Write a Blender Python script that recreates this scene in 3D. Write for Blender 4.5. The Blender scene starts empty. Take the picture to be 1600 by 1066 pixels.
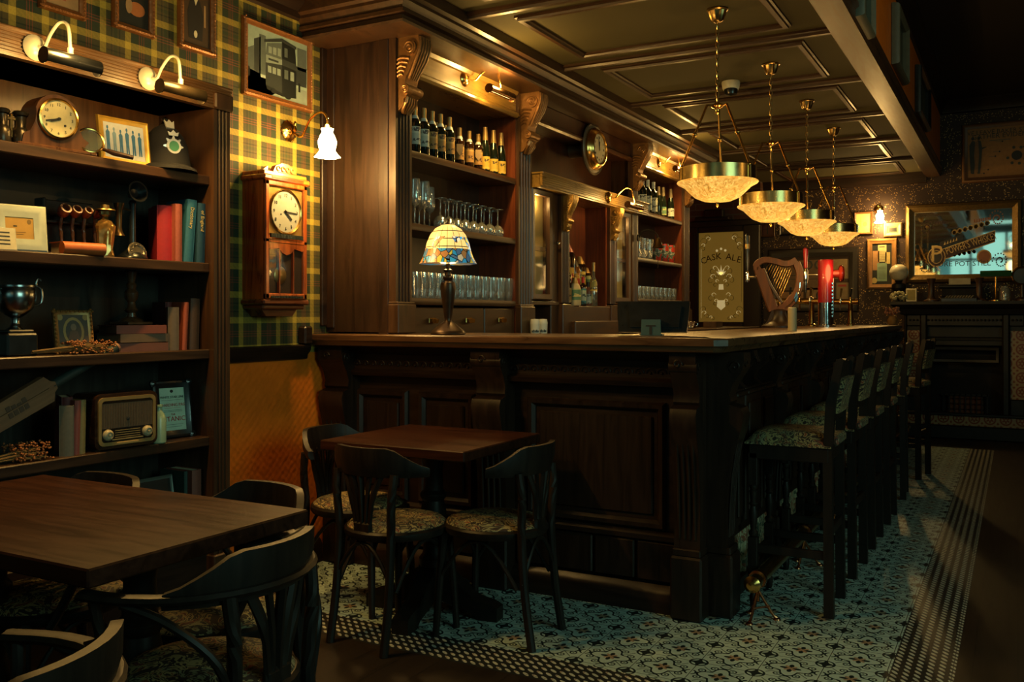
import bpy, bmesh, math, random
from mathutils import Matrix, Vector
random.seed(7)
S = bpy.context.scene; COL = S.collection; PI = math.pi
def R(d): return d*PI/180
# ---------------------------------------------------------------- camera
cam_d = bpy.data.cameras.new('camera'); cam = bpy.data.objects.new('camera', cam_d); COL.objects.link(cam)
cam.location = (0, 0, 1.24); cam.rotation_euler = (R(90), 0, R(28.87))
cam_d.lens = 36*1433/1600; cam_d.sensor_width = 36; cam_d.shift_y = -39/1600; cam_d.clip_start = .05
S.camera = cam
S.view_settings.view_transform = 'Standard'; S.view_settings.look = 'None'
S.view_settings.exposure = 0.65; S.view_settings.gamma = 1; S.view_settings.use_curve_mapping = False
S.cycles.use_denoising = True; S.cycles.caustics_reflective = False; S.cycles.caustics_refractive = False
S.cycles.sample_clamp_indirect = 4; S.cycles.max_bounces = 7; S.cycles.diffuse_bounces = 3; S.cycles.transparent_max_bounces = 24
W = bpy.data.worlds.new('world'); S.world = W; W.use_nodes = True
W.node_tree.nodes['Background'].inputs[0].default_value = (.12, .45, .42, 1); W.node_tree.nodes['Background'].inputs[1].default_value = .3
# daylight falling through the street window behind the camera
def light(name, kind, loc, energy, color, size=.1, sy=None, rot=None, parent=None, spot=None):
    d = bpy.data.lights.new(name, kind); d.energy = energy; d.color = color
    if kind == 'AREA':
        d.size = size
        if sy: d.shape = 'RECTANGLE'; d.size_y = sy
    else: d.shadow_soft_size = size
    if kind == 'SPOT': d.spot_size = R(spot or 90); d.spot_blend = .8
    o = bpy.data.objects.new(name, d); COL.objects.link(o); o.location = loc
    if rot: o.rotation_euler = rot
    if parent: o.parent = parent
    return o
DAY = (.50, 1.0, .80); WARM = (1.0, .58, .15); WARM2 = (1.0, .60, .18)
light('window_daylight', 'AREA', (-.7, -3.5, 2.75), 4, DAY, 1.5, 1.9, (R(66), 0, 0))
light('window_daylight', 'AREA', (3.6, 1.1, 2.35), 46, DAY, 2.4, 2.0, (R(62), 0, R(72)))
# ---------------------------------------------------------------- view helpers (a pixel of the photo to a coordinate on a known plane)
def yat(px, X): u = (px-800)/1433; return X*(.8757+.4828*u)/(-.4828+.8757*u)
def xat(px, Y): u = (px-800)/1433; return Y*(-.4828+.8757*u)/(.8757+.4828*u)
def zat(py, X, Y): return 1.24+(494-py)*(-.4828*X+.8757*Y)/1433
# ---------------------------------------------------------------- node maths
class N:
    def __init__(s, t, k): s.t = t; s.k = k
    def _m(s, op, *a, clamp=False):
        n = s.t.nodes.new('ShaderNodeMath'); n.operation = op; n.use_clamp = clamp
        for i, x in enumerate((s,)+a):
            if isinstance(x, N): s.t.links.new(x.k, n.inputs[i])
            else: n.inputs[i].default_value = x
        return N(s.t, n.outputs[0])
    def __add__(s, o): return s._m('ADD', o)
    __radd__ = __add__
    def __sub__(s, o): return s._m('SUBTRACT', o)
    def __rsub__(s, o): return (s*-1)+o
    def __mul__(s, o): return s._m('MULTIPLY', o)
    __rmul__ = __mul__
    def __truediv__(s, o): return s._m('DIVIDE', o)
    def sin(s): return s._m('SINE')
    def cos(s): return s._m('COSINE')
    def abs(s): return s._m('ABSOLUTE')
    def fr(s): return s._m('FRACT')
    def fl(s): return s._m('FLOOR')
    def pw(s, e): return s._m('POWER', e)
    def mn(s, o): return s._m('MINIMUM', o)
    def mx(s, o): return s._m('MAXIMUM', o)
    def lt(s, o): return s._m('LESS_THAN', o)
    def gt(s, o): return s._m('GREATER_THAN', o)
    def sqrt(s): return s._m('SQRT')
    def at2(s, o): return s._m('ARCTAN2', o)
    def cl(s): return s._m('ADD', 0.0, clamp=True)
def band(t, c, w): return (t-c).abs().lt(w)
class MT:
    """a material under construction"""
    def __init__(s, name):
        s.m = bpy.data.materials.new(name); s.m.use_nodes = True; s.t = s.m.node_tree
        s.b = s.t.nodes['Principled BSDF']; s._c = None
    def xyz(s):
        if not s._c:
            tc = s.t.nodes.new('ShaderNodeTexCoord'); sp = s.t.nodes.new('ShaderNodeSeparateXYZ')
            s.t.links.new(tc.outputs['Object'], sp.inputs[0]); s._c = tuple(N(s.t, sp.outputs[i]) for i in range(3)); s.tc = tc.outputs['Object']
        return s._c
    def vec(s, x, y, z):
        n = s.t.nodes.new('ShaderNodeCombineXYZ')
        for i, a in enumerate((x, y, z)):
            if isinstance(a, N): s.t.links.new(a.k, n.inputs[i])
            else: n.inputs[i].default_value = a
        return n.outputs[0]
    def noise(s, vec=None, scale=5, detail=3, dist=0):
        s.xyz(); n = s.t.nodes.new('ShaderNodeTexNoise'); n.inputs['Scale'].default_value = scale; n.inputs['Detail'].default_value = detail; n.inputs['Distortion'].default_value = dist
        s.t.links.new(vec or s.tc, n.inputs['Vector']); return N(s.t, n.outputs[0])
    def voro(s, vec=None, scale=5, feat='F1', out='Distance'):
        s.xyz(); n = s.t.nodes.new('ShaderNodeTexVoronoi'); n.feature = feat; n.inputs['Scale'].default_value = scale
        s.t.links.new(vec or s.tc, n.inputs['Vector']); return N(s.t, n.outputs[out])
    def mix(s, f, a, b):
        n = s.t.nodes.new('ShaderNodeMix'); n.data_type = 'RGBA'
        if isinstance(f, N): s.t.links.new(f.k, n.inputs[0])
        else: n.inputs[0].default_value = f
        for i, c in ((6, a), (7, b)):
            if isinstance(c, N): s.t.links.new(c.k, n.inputs[i])
            else: n.inputs[i].default_value = (*c, 1)
        return N(s.t, n.outputs[2])
    def set(s, **k):
        for key, v in k.items():
            key = {'col': 'Base Color', 'rough': 'Roughness', 'metal': 'Metallic', 'coat': 'Coat Weight', 'trans': 'Transmission Weight', 'emc': 'Emission Color', 'em': 'Emission Strength', 'alpha': 'Alpha', 'ior': 'IOR', 'spec': 'Specular IOR Level', 'sss': 'Subsurface Weight'}[key]
            if isinstance(v, N): s.t.links.new(v.k, s.b.inputs[key])
            elif isinstance(v, tuple): s.b.inputs[key].default_value = (*v, 1)
            else: s.b.inputs[key].default_value = v
        return s
    def bump(s, h, strength=.3, dist=.01):
        n = s.t.nodes.new('ShaderNodeBump'); n.inputs['Strength'].default_value = strength; n.inputs['Distance'].default_value = dist
        s.t.links.new(h.k, n.inputs['Height']); s.t.links.new(n.outputs[0], s.b.inputs['Normal']); return s
_M = {}
def plain(name, col, rough=.5, metal=0., var=.25, coat=0., sc=30, em=0, emc=None, bump=0):
    if name in _M: return _M[name]
    t = MT(name); n = t.noise(scale=sc, detail=3)
    t.set(col=t.mix(n, tuple(c*(1-var) for c in col), tuple(min(1, c*(1+var)) for c in col)), rough=n*.15+(rough-.07), metal=metal, coat=coat)
    if em: t.set(em=em, emc=emc or col)
    if bump: t.bump(n, bump, .004)
    _M[name] = t.m; return t.m
def wood(name, c1, c2, axis='z', rough=.38, coat=.25, sc=1.0, spec=.5):
    k = name+'_'+axis
    if k in _M: return _M[k]
    t = MT(k); x, y, z = t.xyz(); a = {'x': (2.5, 28, 28), 'y': (28, 2.5, 28), 'z': (28, 28, 2.5)}[axis]
    v = t.vec(x*(a[0]*sc), y*(a[1]*sc), z*(a[2]*sc)); g = t.noise(v, 1, 5, 1.2); bl = t.noise(None, 3, 2, .3)
    f = ((g-.32)*1.9+(bl-.5)*.8).cl()
    t.set(col=t.mix(f, c1, c2), rough=g*.25+(rough-.12), coat=coat, spec=spec); t.b.inputs['Coat Roughness'].default_value = .25
    t.bump(g, .12, .003); _M[k] = t.m; return t.m
def WD(ax='z'): return wood('dark_wood', (.012, .0062, .0042), (.034, .016, .009), ax, rough=.42, coat=.05, spec=.3)       # bar and bookcase
def WB(ax='z'): return wood('mahogany', (.034, .0145, .0065), (.085, .036, .0135), ax, rough=.42, coat=.15)          # back bar
def WR(ax='z'): return wood('red_mahogany', (.10, .022, .008), (.22, .055, .018), ax, rough=.34)
def WO(ax='z'): return wood('clock_oak', (.16, .028, .004), (.66, .15, .018), ax, rough=.3, coat=.5)
def WC(ax='z'): return wood('chair_wood', (.010, .0065, .0050), (.024, .014, .009), ax, rough=.46, coat=.0, spec=.28)
BRASS = plain('brass', (.62, .36, .10), .2, 1, .12); OLDB = plain('antique_brass', (.42, .27, .10), .3, 1, .2)
GOLD = plain('gilt', (.50, .29, .08), .34, .75, .35, sc=60, bump=.5); DGILT = plain('bronzed_carving', (.26, .125, .042), .36, .6, .35, sc=50, bump=.5)
CHROME = plain('chrome', (.7, .72, .72), .12, 1, .05); BLACK = plain('black_enamel', (.008, .009, .010), .3, 0, .2, .4)
IRON = plain('black_iron', (.012, .011, .010), .5, .4, .3); CREAM = plain('cream_card', (.62, .55, .36), .7); WHITE = plain('white_paint', (.72, .74, .68), .5, 0, .08)
INK = plain('ink', (.02, .018, .016), .7); SILVER = plain('tarnished_silver', (.34, .36, .36), .22, 1, .3)
REDP = plain('red_lacquer', (.30, .006, .012), .35, 0, .1, .5)
def clear(name, tint=(1, 1, 1), white=.06, gl=.16, wc=(.8, .9, .85), fz=.55):
    if name in _M: return _M[name]
    m = bpy.data.materials.new(name); m.use_nodes = True; t = m.node_tree; t.nodes.clear()
    o = t.nodes.new('ShaderNodeOutputMaterial'); tr = t.nodes.new('ShaderNodeBsdfTransparent'); tr.inputs[0].default_value = (*tint, 1)
    g = t.nodes.new('ShaderNodeBsdfGlossy'); g.inputs['Roughness'].default_value = .06
    d = t.nodes.new('ShaderNodeBsdfDiffuse'); d.inputs[0].default_value = (*wc, 1)
    lw = t.nodes.new('ShaderNodeLayerWeight'); lw.inputs[0].default_value = .35
    ma = t.nodes.new('ShaderNodeMath'); ma.operation = 'MULTIPLY_ADD'; ma.inputs[1].default_value = fz; ma.inputs[2].default_value = gl
    t.links.new(lw.outputs['Facing'], ma.inputs[0])
    m1 = t.nodes.new('ShaderNodeMixShader'); m1.inputs[0].default_value = white; t.links.new(tr.outputs[0], m1.inputs[1]); t.links.new(d.outputs[0], m1.inputs[2])
    m2 = t.nodes.new('ShaderNodeMixShader'); t.links.new(ma.outputs[0], m2.inputs[0]); t.links.new(m1.outputs[0], m2.inputs[1]); t.links.new(g.outputs[0], m2.inputs[2])
    t.links.new(m2.outputs[0], o.inputs[0]); _M[name] = m; return m
GLASS = clear('drinking_glass', white=.13); PANE = clear('window_glass', white=.0, gl=.04, fz=.14)
# ---------------------------------------------------------------- mesh builder
class MB:
    def __init__(s, M=None): s.v = []; s.f = []; s.mi = []; s.M = M or Matrix(); s.st = []
    def at(s, loc=(0, 0, 0), rx=0, ry=0, rz=0, sc=1):
        s.M = Matrix.Translation(loc) @ Matrix.Rotation(R(rz), 4, 'Z') @ Matrix.Rotation(R(ry), 4, 'Y') @ Matrix.Rotation(R(rx), 4, 'X') @ Matrix.Scale(sc, 4); return s
    def add(s, vs, fs, m=0):
        b = len(s.v); M = s.M; s.v += [tuple(M @ Vector(p)) for p in vs]; s.f += [tuple(b+i for i in f) for f in fs]; s.mi += [m]*len(fs); return s
    def box(s, x0, x1, y0, y1, z0, z1, m=0, b=0):
        if x0 > x1: x0, x1 = x1, x0
        if y0 > y1: y0, y1 = y1, y0
        if z0 > z1: z0, z1 = z1, z0
        if b <= 0:
            return s.add([(x, y, z) for z in (z0, z1) for y in (y0, y1) for x in (x0, x1)], [(0, 2, 3, 1), (4, 5, 7, 6), (0, 1, 5, 4), (2, 6, 7, 3), (0, 4, 6, 2), (1, 3, 7, 5)], m)
        b = min(b, (x1-x0)*.49, (y1-y0)*.49, (z1-z0)*.49); vs = []
        for iz in (0, 1):
            for iy in (0, 1):
                for ix in (0, 1):
                    X = (x0, x1)[ix]; Y = (y0, y1)[iy]; Z = (z0, z1)[iz]; sx = b*(1-2*ix); sy = b*(1-2*iy); sz = b*(1-2*iz)
                    vs += [(X, Y+sy, Z+sz), (X+sx, Y, Z+sz), (X+sx, Y+sy, Z)]
        def q(i, k): return i*3+k
        fs = [(q(0, 0), q(4, 0), q(6, 0), q(2, 0)), (q(1, 0), q(3, 0), q(7, 0), q(5, 0)), (q(0, 1), q(1, 1), q(5, 1), q(4, 1)), (q(2, 1), q(6, 1), q(7, 1), q(3, 1)), (q(0, 2), q(2, 2), q(3, 2), q(1, 2)), (q(4, 2), q(5, 2), q(7, 2), q(6, 2))]
        for i in range(8): fs.append((q(i, 0), q(i, 1), q(i, 2)))
        for a, c in ((0, 1), (2, 3), (4, 5), (6, 7)): fs.append((q(a, 1), q(c, 1), q(c, 2), q(a, 2)))
        for a, c in ((0, 2), (1, 3), (4, 6), (5, 7)): fs.append((q(a, 0), q(c, 0), q(c, 2), q(a, 2)))
        for a, c in ((0, 4), (1, 5), (2, 6), (3, 7)): fs.append((q(a, 0), q(c, 0), q(c, 1), q(a, 1)))
        return s.add(vs, fs, m)
    def lathe(s, prof, n=16, m=0, c=(0, 0, 0), ax='z', ph=0, wob=None):
        vs = []; fs = []
        for j, (r, z) in enumerate(prof):
            for i in range(n):
                a = ph+2*PI*i/n; rr = r*(1+(wob(j, a) if wob else 0)); p = (rr*math.cos(a), rr*math.sin(a), z)
                if ax == 'x': p = (p[2], p[0], p[1])
                elif ax == 'y': p = (p[0], p[2], p[1])
                vs.append((p[0]+c[0], p[1]+c[1], p[2]+c[2]))
        for j in range(len(prof)-1):
            for i in range(n):
                k = (i+1) % n; fs.append((j*n+i, j*n+k, (j+1)*n+k, (j+1)*n+i))
        if prof[0][0] > 1e-6: fs.append(tuple(range(n-1, -1, -1)))
        if prof[-1][0] > 1e-6: fs.append(tuple((len(prof)-1)*n+i for i in range(n)))
        return s.add(vs, fs, m)
    def tube(s, pts, r, n=8, m=0, closed=False, flat=1.0, up=(0, 0, 1)):
        P = [Vector(p) for p in pts]; L = len(P); vs = []; fs = []; rr = r if isinstance(r, (list, tuple)) else [r]*L; U = Vector(up); prev = None
        for i, p in enumerate(P):
            if closed: d = P[(i+1) % L]-P[i-1]
            else: d = P[min(i+1, L-1)]-P[max(i-1, 0)]
            d.normalize(); side = d.cross(U)
            if side.length < .05: side = prev.copy() if prev is not None else d.cross(Vector((1, 0, 0)))
            side.normalize()
            if prev is not None and side.dot(prev) < 0 : side = -side
            prev = side; w = side.cross(d).normalized()
            for k in range(n):
                a = 2*PI*k/n; vs.append(p+side*(rr[i]*math.cos(a))+w*(rr[i]*flat*math.sin(a)))
        for i in range(L if closed else L-1):
            j = (i+1) % L
            for k in range(n):
                l = (k+1) % n; fs.append((i*n+k, i*n+l, j*n+l, j*n+k))
        if not closed: fs += [tuple(range(n-1, -1, -1)), tuple((L-1)*n+k for k in range(n))]
        return s.add(vs, fs, m)
    def cyl(s, a, b, r0, r1=None, n=12, m=0): return s.tube([a, b], [r0, r0 if r1 is None else r1], n, m)
    def ball(s, c, r, n=10, m=0, sz=1.0):
        return s.lathe([(max(1e-7, r*math.sin(PI*j/n)), -r*sz*math.cos(PI*j/n)) for j in range(n+1)], n+4, m, c)
    def prism(s, poly, h0, h1, ax='z', m=0):
        n = len(poly)
        def P(a, b, h): return {'z': (a, b, h), 'x': (h, a, b), 'y': (a, h, b)}[ax]
        vs = [P(a, b, h0) for a, b in poly]+[P(a, b, h1) for a, b in poly]
        fs = [tuple(range(n-1, -1, -1)), tuple(range(n, 2*n))]+[(i, (i+1) % n, n+(i+1) % n, n+i) for i in range(n)]
        return s.add(vs, fs, m)
    def sweep(s, prof, path, closed=False, m=0, side=1):
        """prof = closed polygon of (outward offset, z); path in local xy; outward = right of travel * side"""
        L = len(path); K = len(prof); vs = []; fs = []
        for i in range(L):
            def nrm(a, b):
                d = Vector((b[0]-a[0], b[1]-a[1])); d.normalize(); return Vector((d.y, -d.x))*side
            if closed: n1 = nrm(path[i-1], path[i]); n2 = nrm(path[i], path[(i+1) % L])
            else:
                n1 = nrm(path[max(i-1, 0)], path[max(i, 1)]); n2 = nrm(path[min(i, L-2)], path[min(i+1, L-1)])
            b = (n1+n2); b = b/max(.2, b.dot(n1)) if b.length > 1e-6 else n1
            for o, z in prof: vs.append((path[i][0]+b.x*o, path[i][1]+b.y*o, z))
        for i in range(L if closed else L-1):
            j = (i+1) % L
            for k in range(K): l = (k+1) % K; fs.append((i*K+k, i*K+l, j*K+l, j*K+k))
        if not closed: fs += [tuple(range(K-1, -1, -1)), tuple((L-1)*K+k for k in range(K))]
        return s.add(vs, fs, m)
    def text(s, txt, size, m=0, c=(0, 0, 0), ext=.0008, rot=0, sx=1, align='CENTER'):
        """text in the local xz plane facing -y, baseline at c"""
        cu = bpy.data.curves.new('t', 'FONT'); cu.body = txt; cu.size = size; cu.extrude = ext; cu.align_x = align; cu.resolution_u = 2
        o = bpy.data.objects.new('t', cu); COL.objects.link(o); dg = bpy.context.evaluated_depsgraph_get(); me = bpy.data.meshes.new_from_object(o.evaluated_get(dg))
        T = Matrix.Translation(c) @ Matrix.Rotation(R(-rot), 4, 'Y') @ Matrix.Rotation(R(90), 4, 'X') @ Matrix.Diagonal((sx, 1, 1, 1))
        s.add([tuple(T @ v.co) for v in me.vertices], [tuple(p.vertices) for p in me.polygons], m)
        bpy.data.objects.remove(o); bpy.data.curves.remove(cu); bpy.data.meshes.remove(me); return s
    def build(s, name, mats, parent=None, smooth=35):
        me = bpy.data.meshes.new(name); me.from_pydata(s.v, [], s.f)
        bm = bmesh.new(); bm.from_mesh(me); bmesh.ops.recalc_face_normals(bm, faces=bm.faces); bm.to_mesh(me); bm.free()
        for mm in (mats if isinstance(mats, (list, tuple)) else [mats]): me.materials.append(mm)
        if len(me.polygons) == len(s.mi): me.polygons.foreach_set('material_index', s.mi)
        me.polygons.foreach_set('use_smooth', [True]*len(me.polygons))
        me.set_sharp_from_angle(angle=R(smooth)); me.update()
        o = bpy.data.objects.new(name, me); COL.objects.link(o)
        if parent: o.parent = parent
        return o
def tag(o, label, cat, group=None):
    o['label'] = label; o['category'] = cat
    if group: o['group'] = group
    return o
def thing(name, label, cat, loc=(0, 0, 0), rz=0, group=None):
    o = bpy.data.objects.new(name, None); COL.objects.link(o); o.location = loc; o.rotation_euler = (0, 0, R(rz)); o.empty_display_size = .05
    return tag(o, label, cat, group)
def struct(o): o['kind'] = 'structure'; return o
def copy_tree(o, loc=None, rz=None, label=None, sc=None, group=None, _top=True):
    c = o.copy(); COL.objects.link(c)
    if loc: c.location = loc
    if rz is not None: c.rotation_euler = (0, 0, R(rz))
    if sc: c.scale = (sc,)*3
    if label: c['label'] = label
    if group: c['group'] = group
    for ch in list(o.children):
        d = copy_tree(ch, _top=False); d.parent = c
    return c
def arc(c, r, a0, a1, n, pl='xz', ry=None):
    out = []
    for i in range(n+1):
        a = R(a0+(a1-a0)*i/n); p, q = r*math.cos(a), (ry or r)*math.sin(a)
        out.append({'xz': (c[0]+p, c[1], c[2]+q), 'yz': (c[0], c[1]+p, c[2]+q), 'xy': (c[0]+p, c[1]+q, c[2])}[pl])
    return out
def bez(p, n=12):
    """catmull-rom through the points"""
    P = [Vector(a) for a in p]; P = [P[0]*2-P[1]]+P+[P[-1]*2-P[-2]]; out = []
    for i in range(1, len(P)-2):
        for k in range(n):
            t = k/n; a, b, c, d = P[i-1], P[i], P[i+1], P[i+2]
            out.append(tuple(.5*((2*b)+(c-a)*t+(2*a-5*b+4*c-d)*t*t+(3*b-a-3*c+d)*t**3)))
    out.append(tuple(P[-2])); return out
def flute(w, d, n, g=.006, edge=.015):
    """plan outline of a fluted board: width w along +x, front at y=0, back at y=d"""
    p = [(0, d), (0, 0)]; fw = (w-2*edge)/n
    for i in range(n):
        x = edge+i*fw; p += [(x+fw*.12, 0), (x+fw*.28, g), (x+fw*.72, g), (x+fw*.88, 0)]
    return p+[(w, 0), (w, d)]
# ================================================================ wall, floor and ceiling materials
def tartan():
    t = MT('tartan_wallpaper'); x, y, z = t.xyz()
    yel = (.60, .43, .05); ol = (.085, .062, .016); gr = (.012, .030, .012); red = (.26, .045, .02); bk = (.006, .010, .006)
    def sett(u):
        f = u.fr()
        c = t.mix(f.lt(.475), gr, ol)
        for p in (.16, .315): c = t.mix(band(f, p, .012), c, bk)
        c = t.mix(band(f, .238, .03), c, (.03, .045, .012))
        for p in (.70, .745, .79): c = t.mix(band(f, p, .008), c, red)
        for p in (.0, .475, 1.0): c = t.mix(band(f, p, .058), c, yel)
        return c
    a = sett((y-2.104)/.24); b = sett((z-1.711)/.245)
    tw = ((y+z)*260).sin().gt(0)*.06+.47
    c = t.mix(tw, a, b); n = t.noise(scale=200, detail=2)
    t.set(col=t.mix(n*.5, c, (.02, .02, .008)), rough=.8); t.bump(n, .1, .002); return t.m
def anaglypta():
    t = MT('orange_embossed_wallpaper'); x, y, z = t.xyz()
    v = t.voro(scale=34, feat='SMOOTH_F1'); n = t.noise(scale=14, detail=4); w = ((z*150+n*5).sin()*((y+x)*150+n*5).cos())
    t.set(col=t.mix(n, (.62, .13, .006), (.92, .22, .014)), rough=.42); t.bump(w*.5+v*1.5, .35, .004); return t.m
def floral_paper():
    t = MT('brown_wallpaper_with_gold_dots'); x, y, z = t.xyz(); P = .36
    def cell(a, o): return ((a+o)/P).fr()-.5
    d = t.voro(scale=62); dot = d.lt(.30); mask = None
    for ox, oz in ((0, 0), (.18, .18)):
        u = cell(x, ox); v = cell(z, oz); r = (u*u+v*v).sqrt(); th = v.at2(u)
        k = (r-(th*6).cos().abs()*.06-.20).abs().lt(.045).mx(r.lt(.07)).mx((r-.33).abs().lt(.022))
        mask = k if mask is None else mask.mx(k)
    f = dot*mask; n = t.noise(scale=8)
    t.set(col=t.mix(f, (.030, .013, .009), (.50, .33, .13)), rough=.6-f*.3, metal=f*.5); return t.m
def encaustic(kind):
    t = MT('cement_tile_'+kind); x, y, z = t.xyz()
    if kind == 'field':
        u = x*5; v = y*5; a = (u*2*PI); b = (v*2*PI)
        cu = u.fr()-.5; cv = v.fr()-.5; au = cu.abs(); av = cv.abs(); r = (cu*cu+cv*cv).sqrt(); th = cv.at2(cu)
        def ds(px, py): return ((au-px)*(au-px)+(av-py)*(av-py)).sqrt()
        def pet(rr_, n_, base, amp, ph=0): return base+((th*n_+ph).cos())*amp-rr_
        petin = pet(r, 4, .085, .055, PI).gt(0); star = pet(r, 4, .11, .075).gt(0); 
        og = (r-(th*4).cos()*.075-.30).abs().lt(.022)                        # ogee frame
        c1 = ds(.5, .5); cor = (c1-.155-(c1*0)).abs().lt(.020); leaf = (((au-.5)*(av-.5)).abs().lt(.0035))*c1.lt(.15)
        m1 = ds(.5, 0.0); m2 = ds(0.0, .5); s1 = (m1-.095).abs().lt(.018)*au.lt(.47).mx(m1.lt(.03)); s2 = (m2-.095).abs().lt(.018)*av.lt(.47).mx(m2.lt(.03))
        k1 = ds(.335, .16); k2 = ds(.16, .335); curl = (k1-.060).abs().lt(.014).mx((k2-.060).abs().lt(.014)).mx(k1.lt(.020)).mx(k2.lt(.020))
        dg = (au-av).abs().lt(.012)*(r.gt(.20))*(r.lt(.50))
        dark = (star-petin).cl().mx(og).mx(cor).mx(leaf).mx(s1).mx(s2).mx(curl).mx(dg); grout = (u.fr().lt(.014)).mx(v.fr().lt(.014))
        n = t.noise(scale=6, detail=4)
        c = t.mix(dark.cl(), t.mix(n, (.36, .50, .45), (.54, .66, .58)), (.012, .022, .024)); c = t.mix(petin*1.0, c, (.36, .25, .16))
    else:
        a, b = (x, y) if kind == 'border_x' else (y, x)
        u = a*28; v = b*28; row = v.fl(); s = (u+v*.5); fu = (s+row*.5).fr()-.5; fv = v.fr()-.5
        q = fu*1.0+fv*.5; e = ((q*q)*7.5+(fv*fv)*6.2).lt(.62); g2 = ((u*.5).fr()-.5).abs().lt(.05)
        n = t.noise(scale=6); grout = (x*5).fr().lt(.012).mx((y*5).fr().lt(.012))
        c = t.mix(e, (.020, .022, .022), t.mix(n, (.46, .50, .40), (.62, .60, .48))); c = t.mix(g2*e*.6, c, (.25, .10, .05))
    c = t.mix(grout, c, (.02, .02, .018))
    t.set(col=c, rough=n*.2+.30, coat=.0); t.bump(grout*-1+n*.15, .25, .002); return t.m
def floorwood():
    t = MT('dark_plank_floor'); x, y, z = t.xyz()
    g = t.noise(t.vec(x*22, y*2, z), 1, 4, .8); f = (x/.14).fr().lt(.02)
    t.set(col=t.mix(f, t.mix(g, (.009, .006, .004), (.028, .016, .010)), (.002, .002, .002)), rough=g*.2+.38); t.bump(g-f, .2, .003); return t.m
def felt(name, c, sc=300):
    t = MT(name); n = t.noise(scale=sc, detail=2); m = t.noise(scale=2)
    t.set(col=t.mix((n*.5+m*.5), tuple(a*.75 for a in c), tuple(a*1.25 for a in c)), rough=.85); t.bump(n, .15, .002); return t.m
def brick():
    t = MT('old_brick'); x, y, z = t.xyz(); 
    bt = t.t.nodes.new('ShaderNodeTexBrick'); t.t.links.new(t.vec(x, z, y), bt.inputs['Vector']); bt.inputs['Scale'].default_value = 4.5
    for k, c in (('Color1', (.16, .06, .03)), ('Color2', (.09, .035, .02)), ('Mortar', (.14, .10, .07))): bt.inputs[k].default_value = (*c, 1)
    bt.inputs['Mortar Size'].default_value = .03; bt.inputs['Row Height'].default_value = .32; bt.inputs['Brick Width'].default_value = 1.0
    t.t.links.new(bt.outputs[0], t.b.inputs['Base Color']); t.b.inputs['Roughness'].default_value = .85; t.bump(N(t.t, bt.outputs[1])*-1, .5, .01); return t.m
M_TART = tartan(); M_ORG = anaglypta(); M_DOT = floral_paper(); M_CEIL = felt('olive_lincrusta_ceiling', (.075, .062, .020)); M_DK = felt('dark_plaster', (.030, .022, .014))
M_TF = encaustic('field'); M_TX = encaustic('border_x'); M_TY = encaustic('border_y'); M_FW = floorwood(); M_BRICK = brick()
def seat_fabric():
    t = MT('brocade_seat_fabric'); x, y, z = t.xyz()
    n = t.noise(scale=16, detail=2, dist=2.5); v = t.voro(scale=26, feat='SMOOTH_F1'); w = t.noise(scale=120)
    k = (((n*34).sin()*.5+.5)*.65+v*.6).gt(.60); k2 = t.noise(scale=9, detail=1).gt(.55)
    c = t.mix(k, (.030, .018, .012), t.mix(k2, (.36, .27, .11), (.24, .23, .12))); c = t.mix((n.gt(.60))*k, c, (.22, .05, .02))
    t.set(col=c, rough=.75); t.bump(k*.6+w*.4, .3, .003); return t.m
M_SEAT = seat_fabric()
# ================================================================ the room
WL = -3.10; YF = 10.7; ZC = 2.78; ZU = 3.50; YB = -3.2; XR = 3.2
def quadmesh(name, quads, mats):
    b = MB()
    for q, m in quads: b.add(q, [(0, 1, 2, 3)], m)
    return struct(b.build(name, mats))
def fq(x0, x1, y0, y1, z=0): return [(x0, y0, z), (x1, y0, z), (x1, y1, z), (x0, y1, z)]
quadmesh('floor', [(fq(-3.8, XR, YB, 2.78), 0), (fq(-3.8, WL, 2.78, YF), 0), (fq(-.19, XR, 2.78, YF), 0), (fq(WL, -.19, 9.57, YF), 0),
                   (fq(WL, -.19, 2.78, 2.98), 1), (fq(-.39, -.19, 2.98, 9.57), 2), (fq(WL, -.39, 2.98, 9.57), 3)], [M_FW, M_TX, M_TY, M_TF])
b = MB(); b.box(-3.8, -.84, YB, YF, ZC, ZC+.1, 0); struct(b.build('ceiling', M_CEIL))
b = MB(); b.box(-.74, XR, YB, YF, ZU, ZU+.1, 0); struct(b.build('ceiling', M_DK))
b = MB(); b.box(WL-.1, WL, YB, 8.35, 1.06, ZC, 0); b.box(WL-.1, WL, YB, 8.35, 0, 1.06, 1); b.box(-3.8, WL-.1, 8.25, 8.35, 0, ZC, 1); b.box(-3.8, -3.7, 8.35, YF, 0, ZC, 1); struct(b.build('wall_left', [M_TART, M_ORG]))
b = MB(); b.box(-3.8, XR, YF, YF+.1, 0, ZU, 0); struct(b.build('wall_far', M_DOT))
b = MB()
for q in ((YB, -.2, 0, ZU), (2.8, YF, 0, ZU), (-.2, 2.8, 0, 1.0), (-.2, 2.8, 3.2, ZU)): b.box(XR, XR+.1, q[0], q[1], q[2], q[3])
struct(b.build('wall_right', M_DK))
win = bpy.data.objects.new('window_2', None); COL.objects.link(win); win.location = (XR+.05, 1.3, 1.0); struct(win)
b = MB()
for i in range(4): b.box(-.04, .04, -1.5+i*1.0-.03, -1.5+i*1.0+.03, 0, 2.2, 0, .008)
for z in (0, 1.5, 2.2): b.box(-.04, .04, -1.5, 1.5, z-.03, z+.03, 0, .008)
b.build('window_frame', WD('z'), win)
b = MB(); b.box(-.004, .004, -1.48, 1.48, .02, 2.18); b.build('pane', PANE, win)
b = MB()
for q in ((-3.8, -1.75, 0, ZU), (2.05, XR, 0, ZU), (-1.75, 2.05, 0, .85), (-1.75, 2.05, 3.25, ZU)): b.box(q[0], q[1], YB-.1, YB, q[2], q[3])
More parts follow.
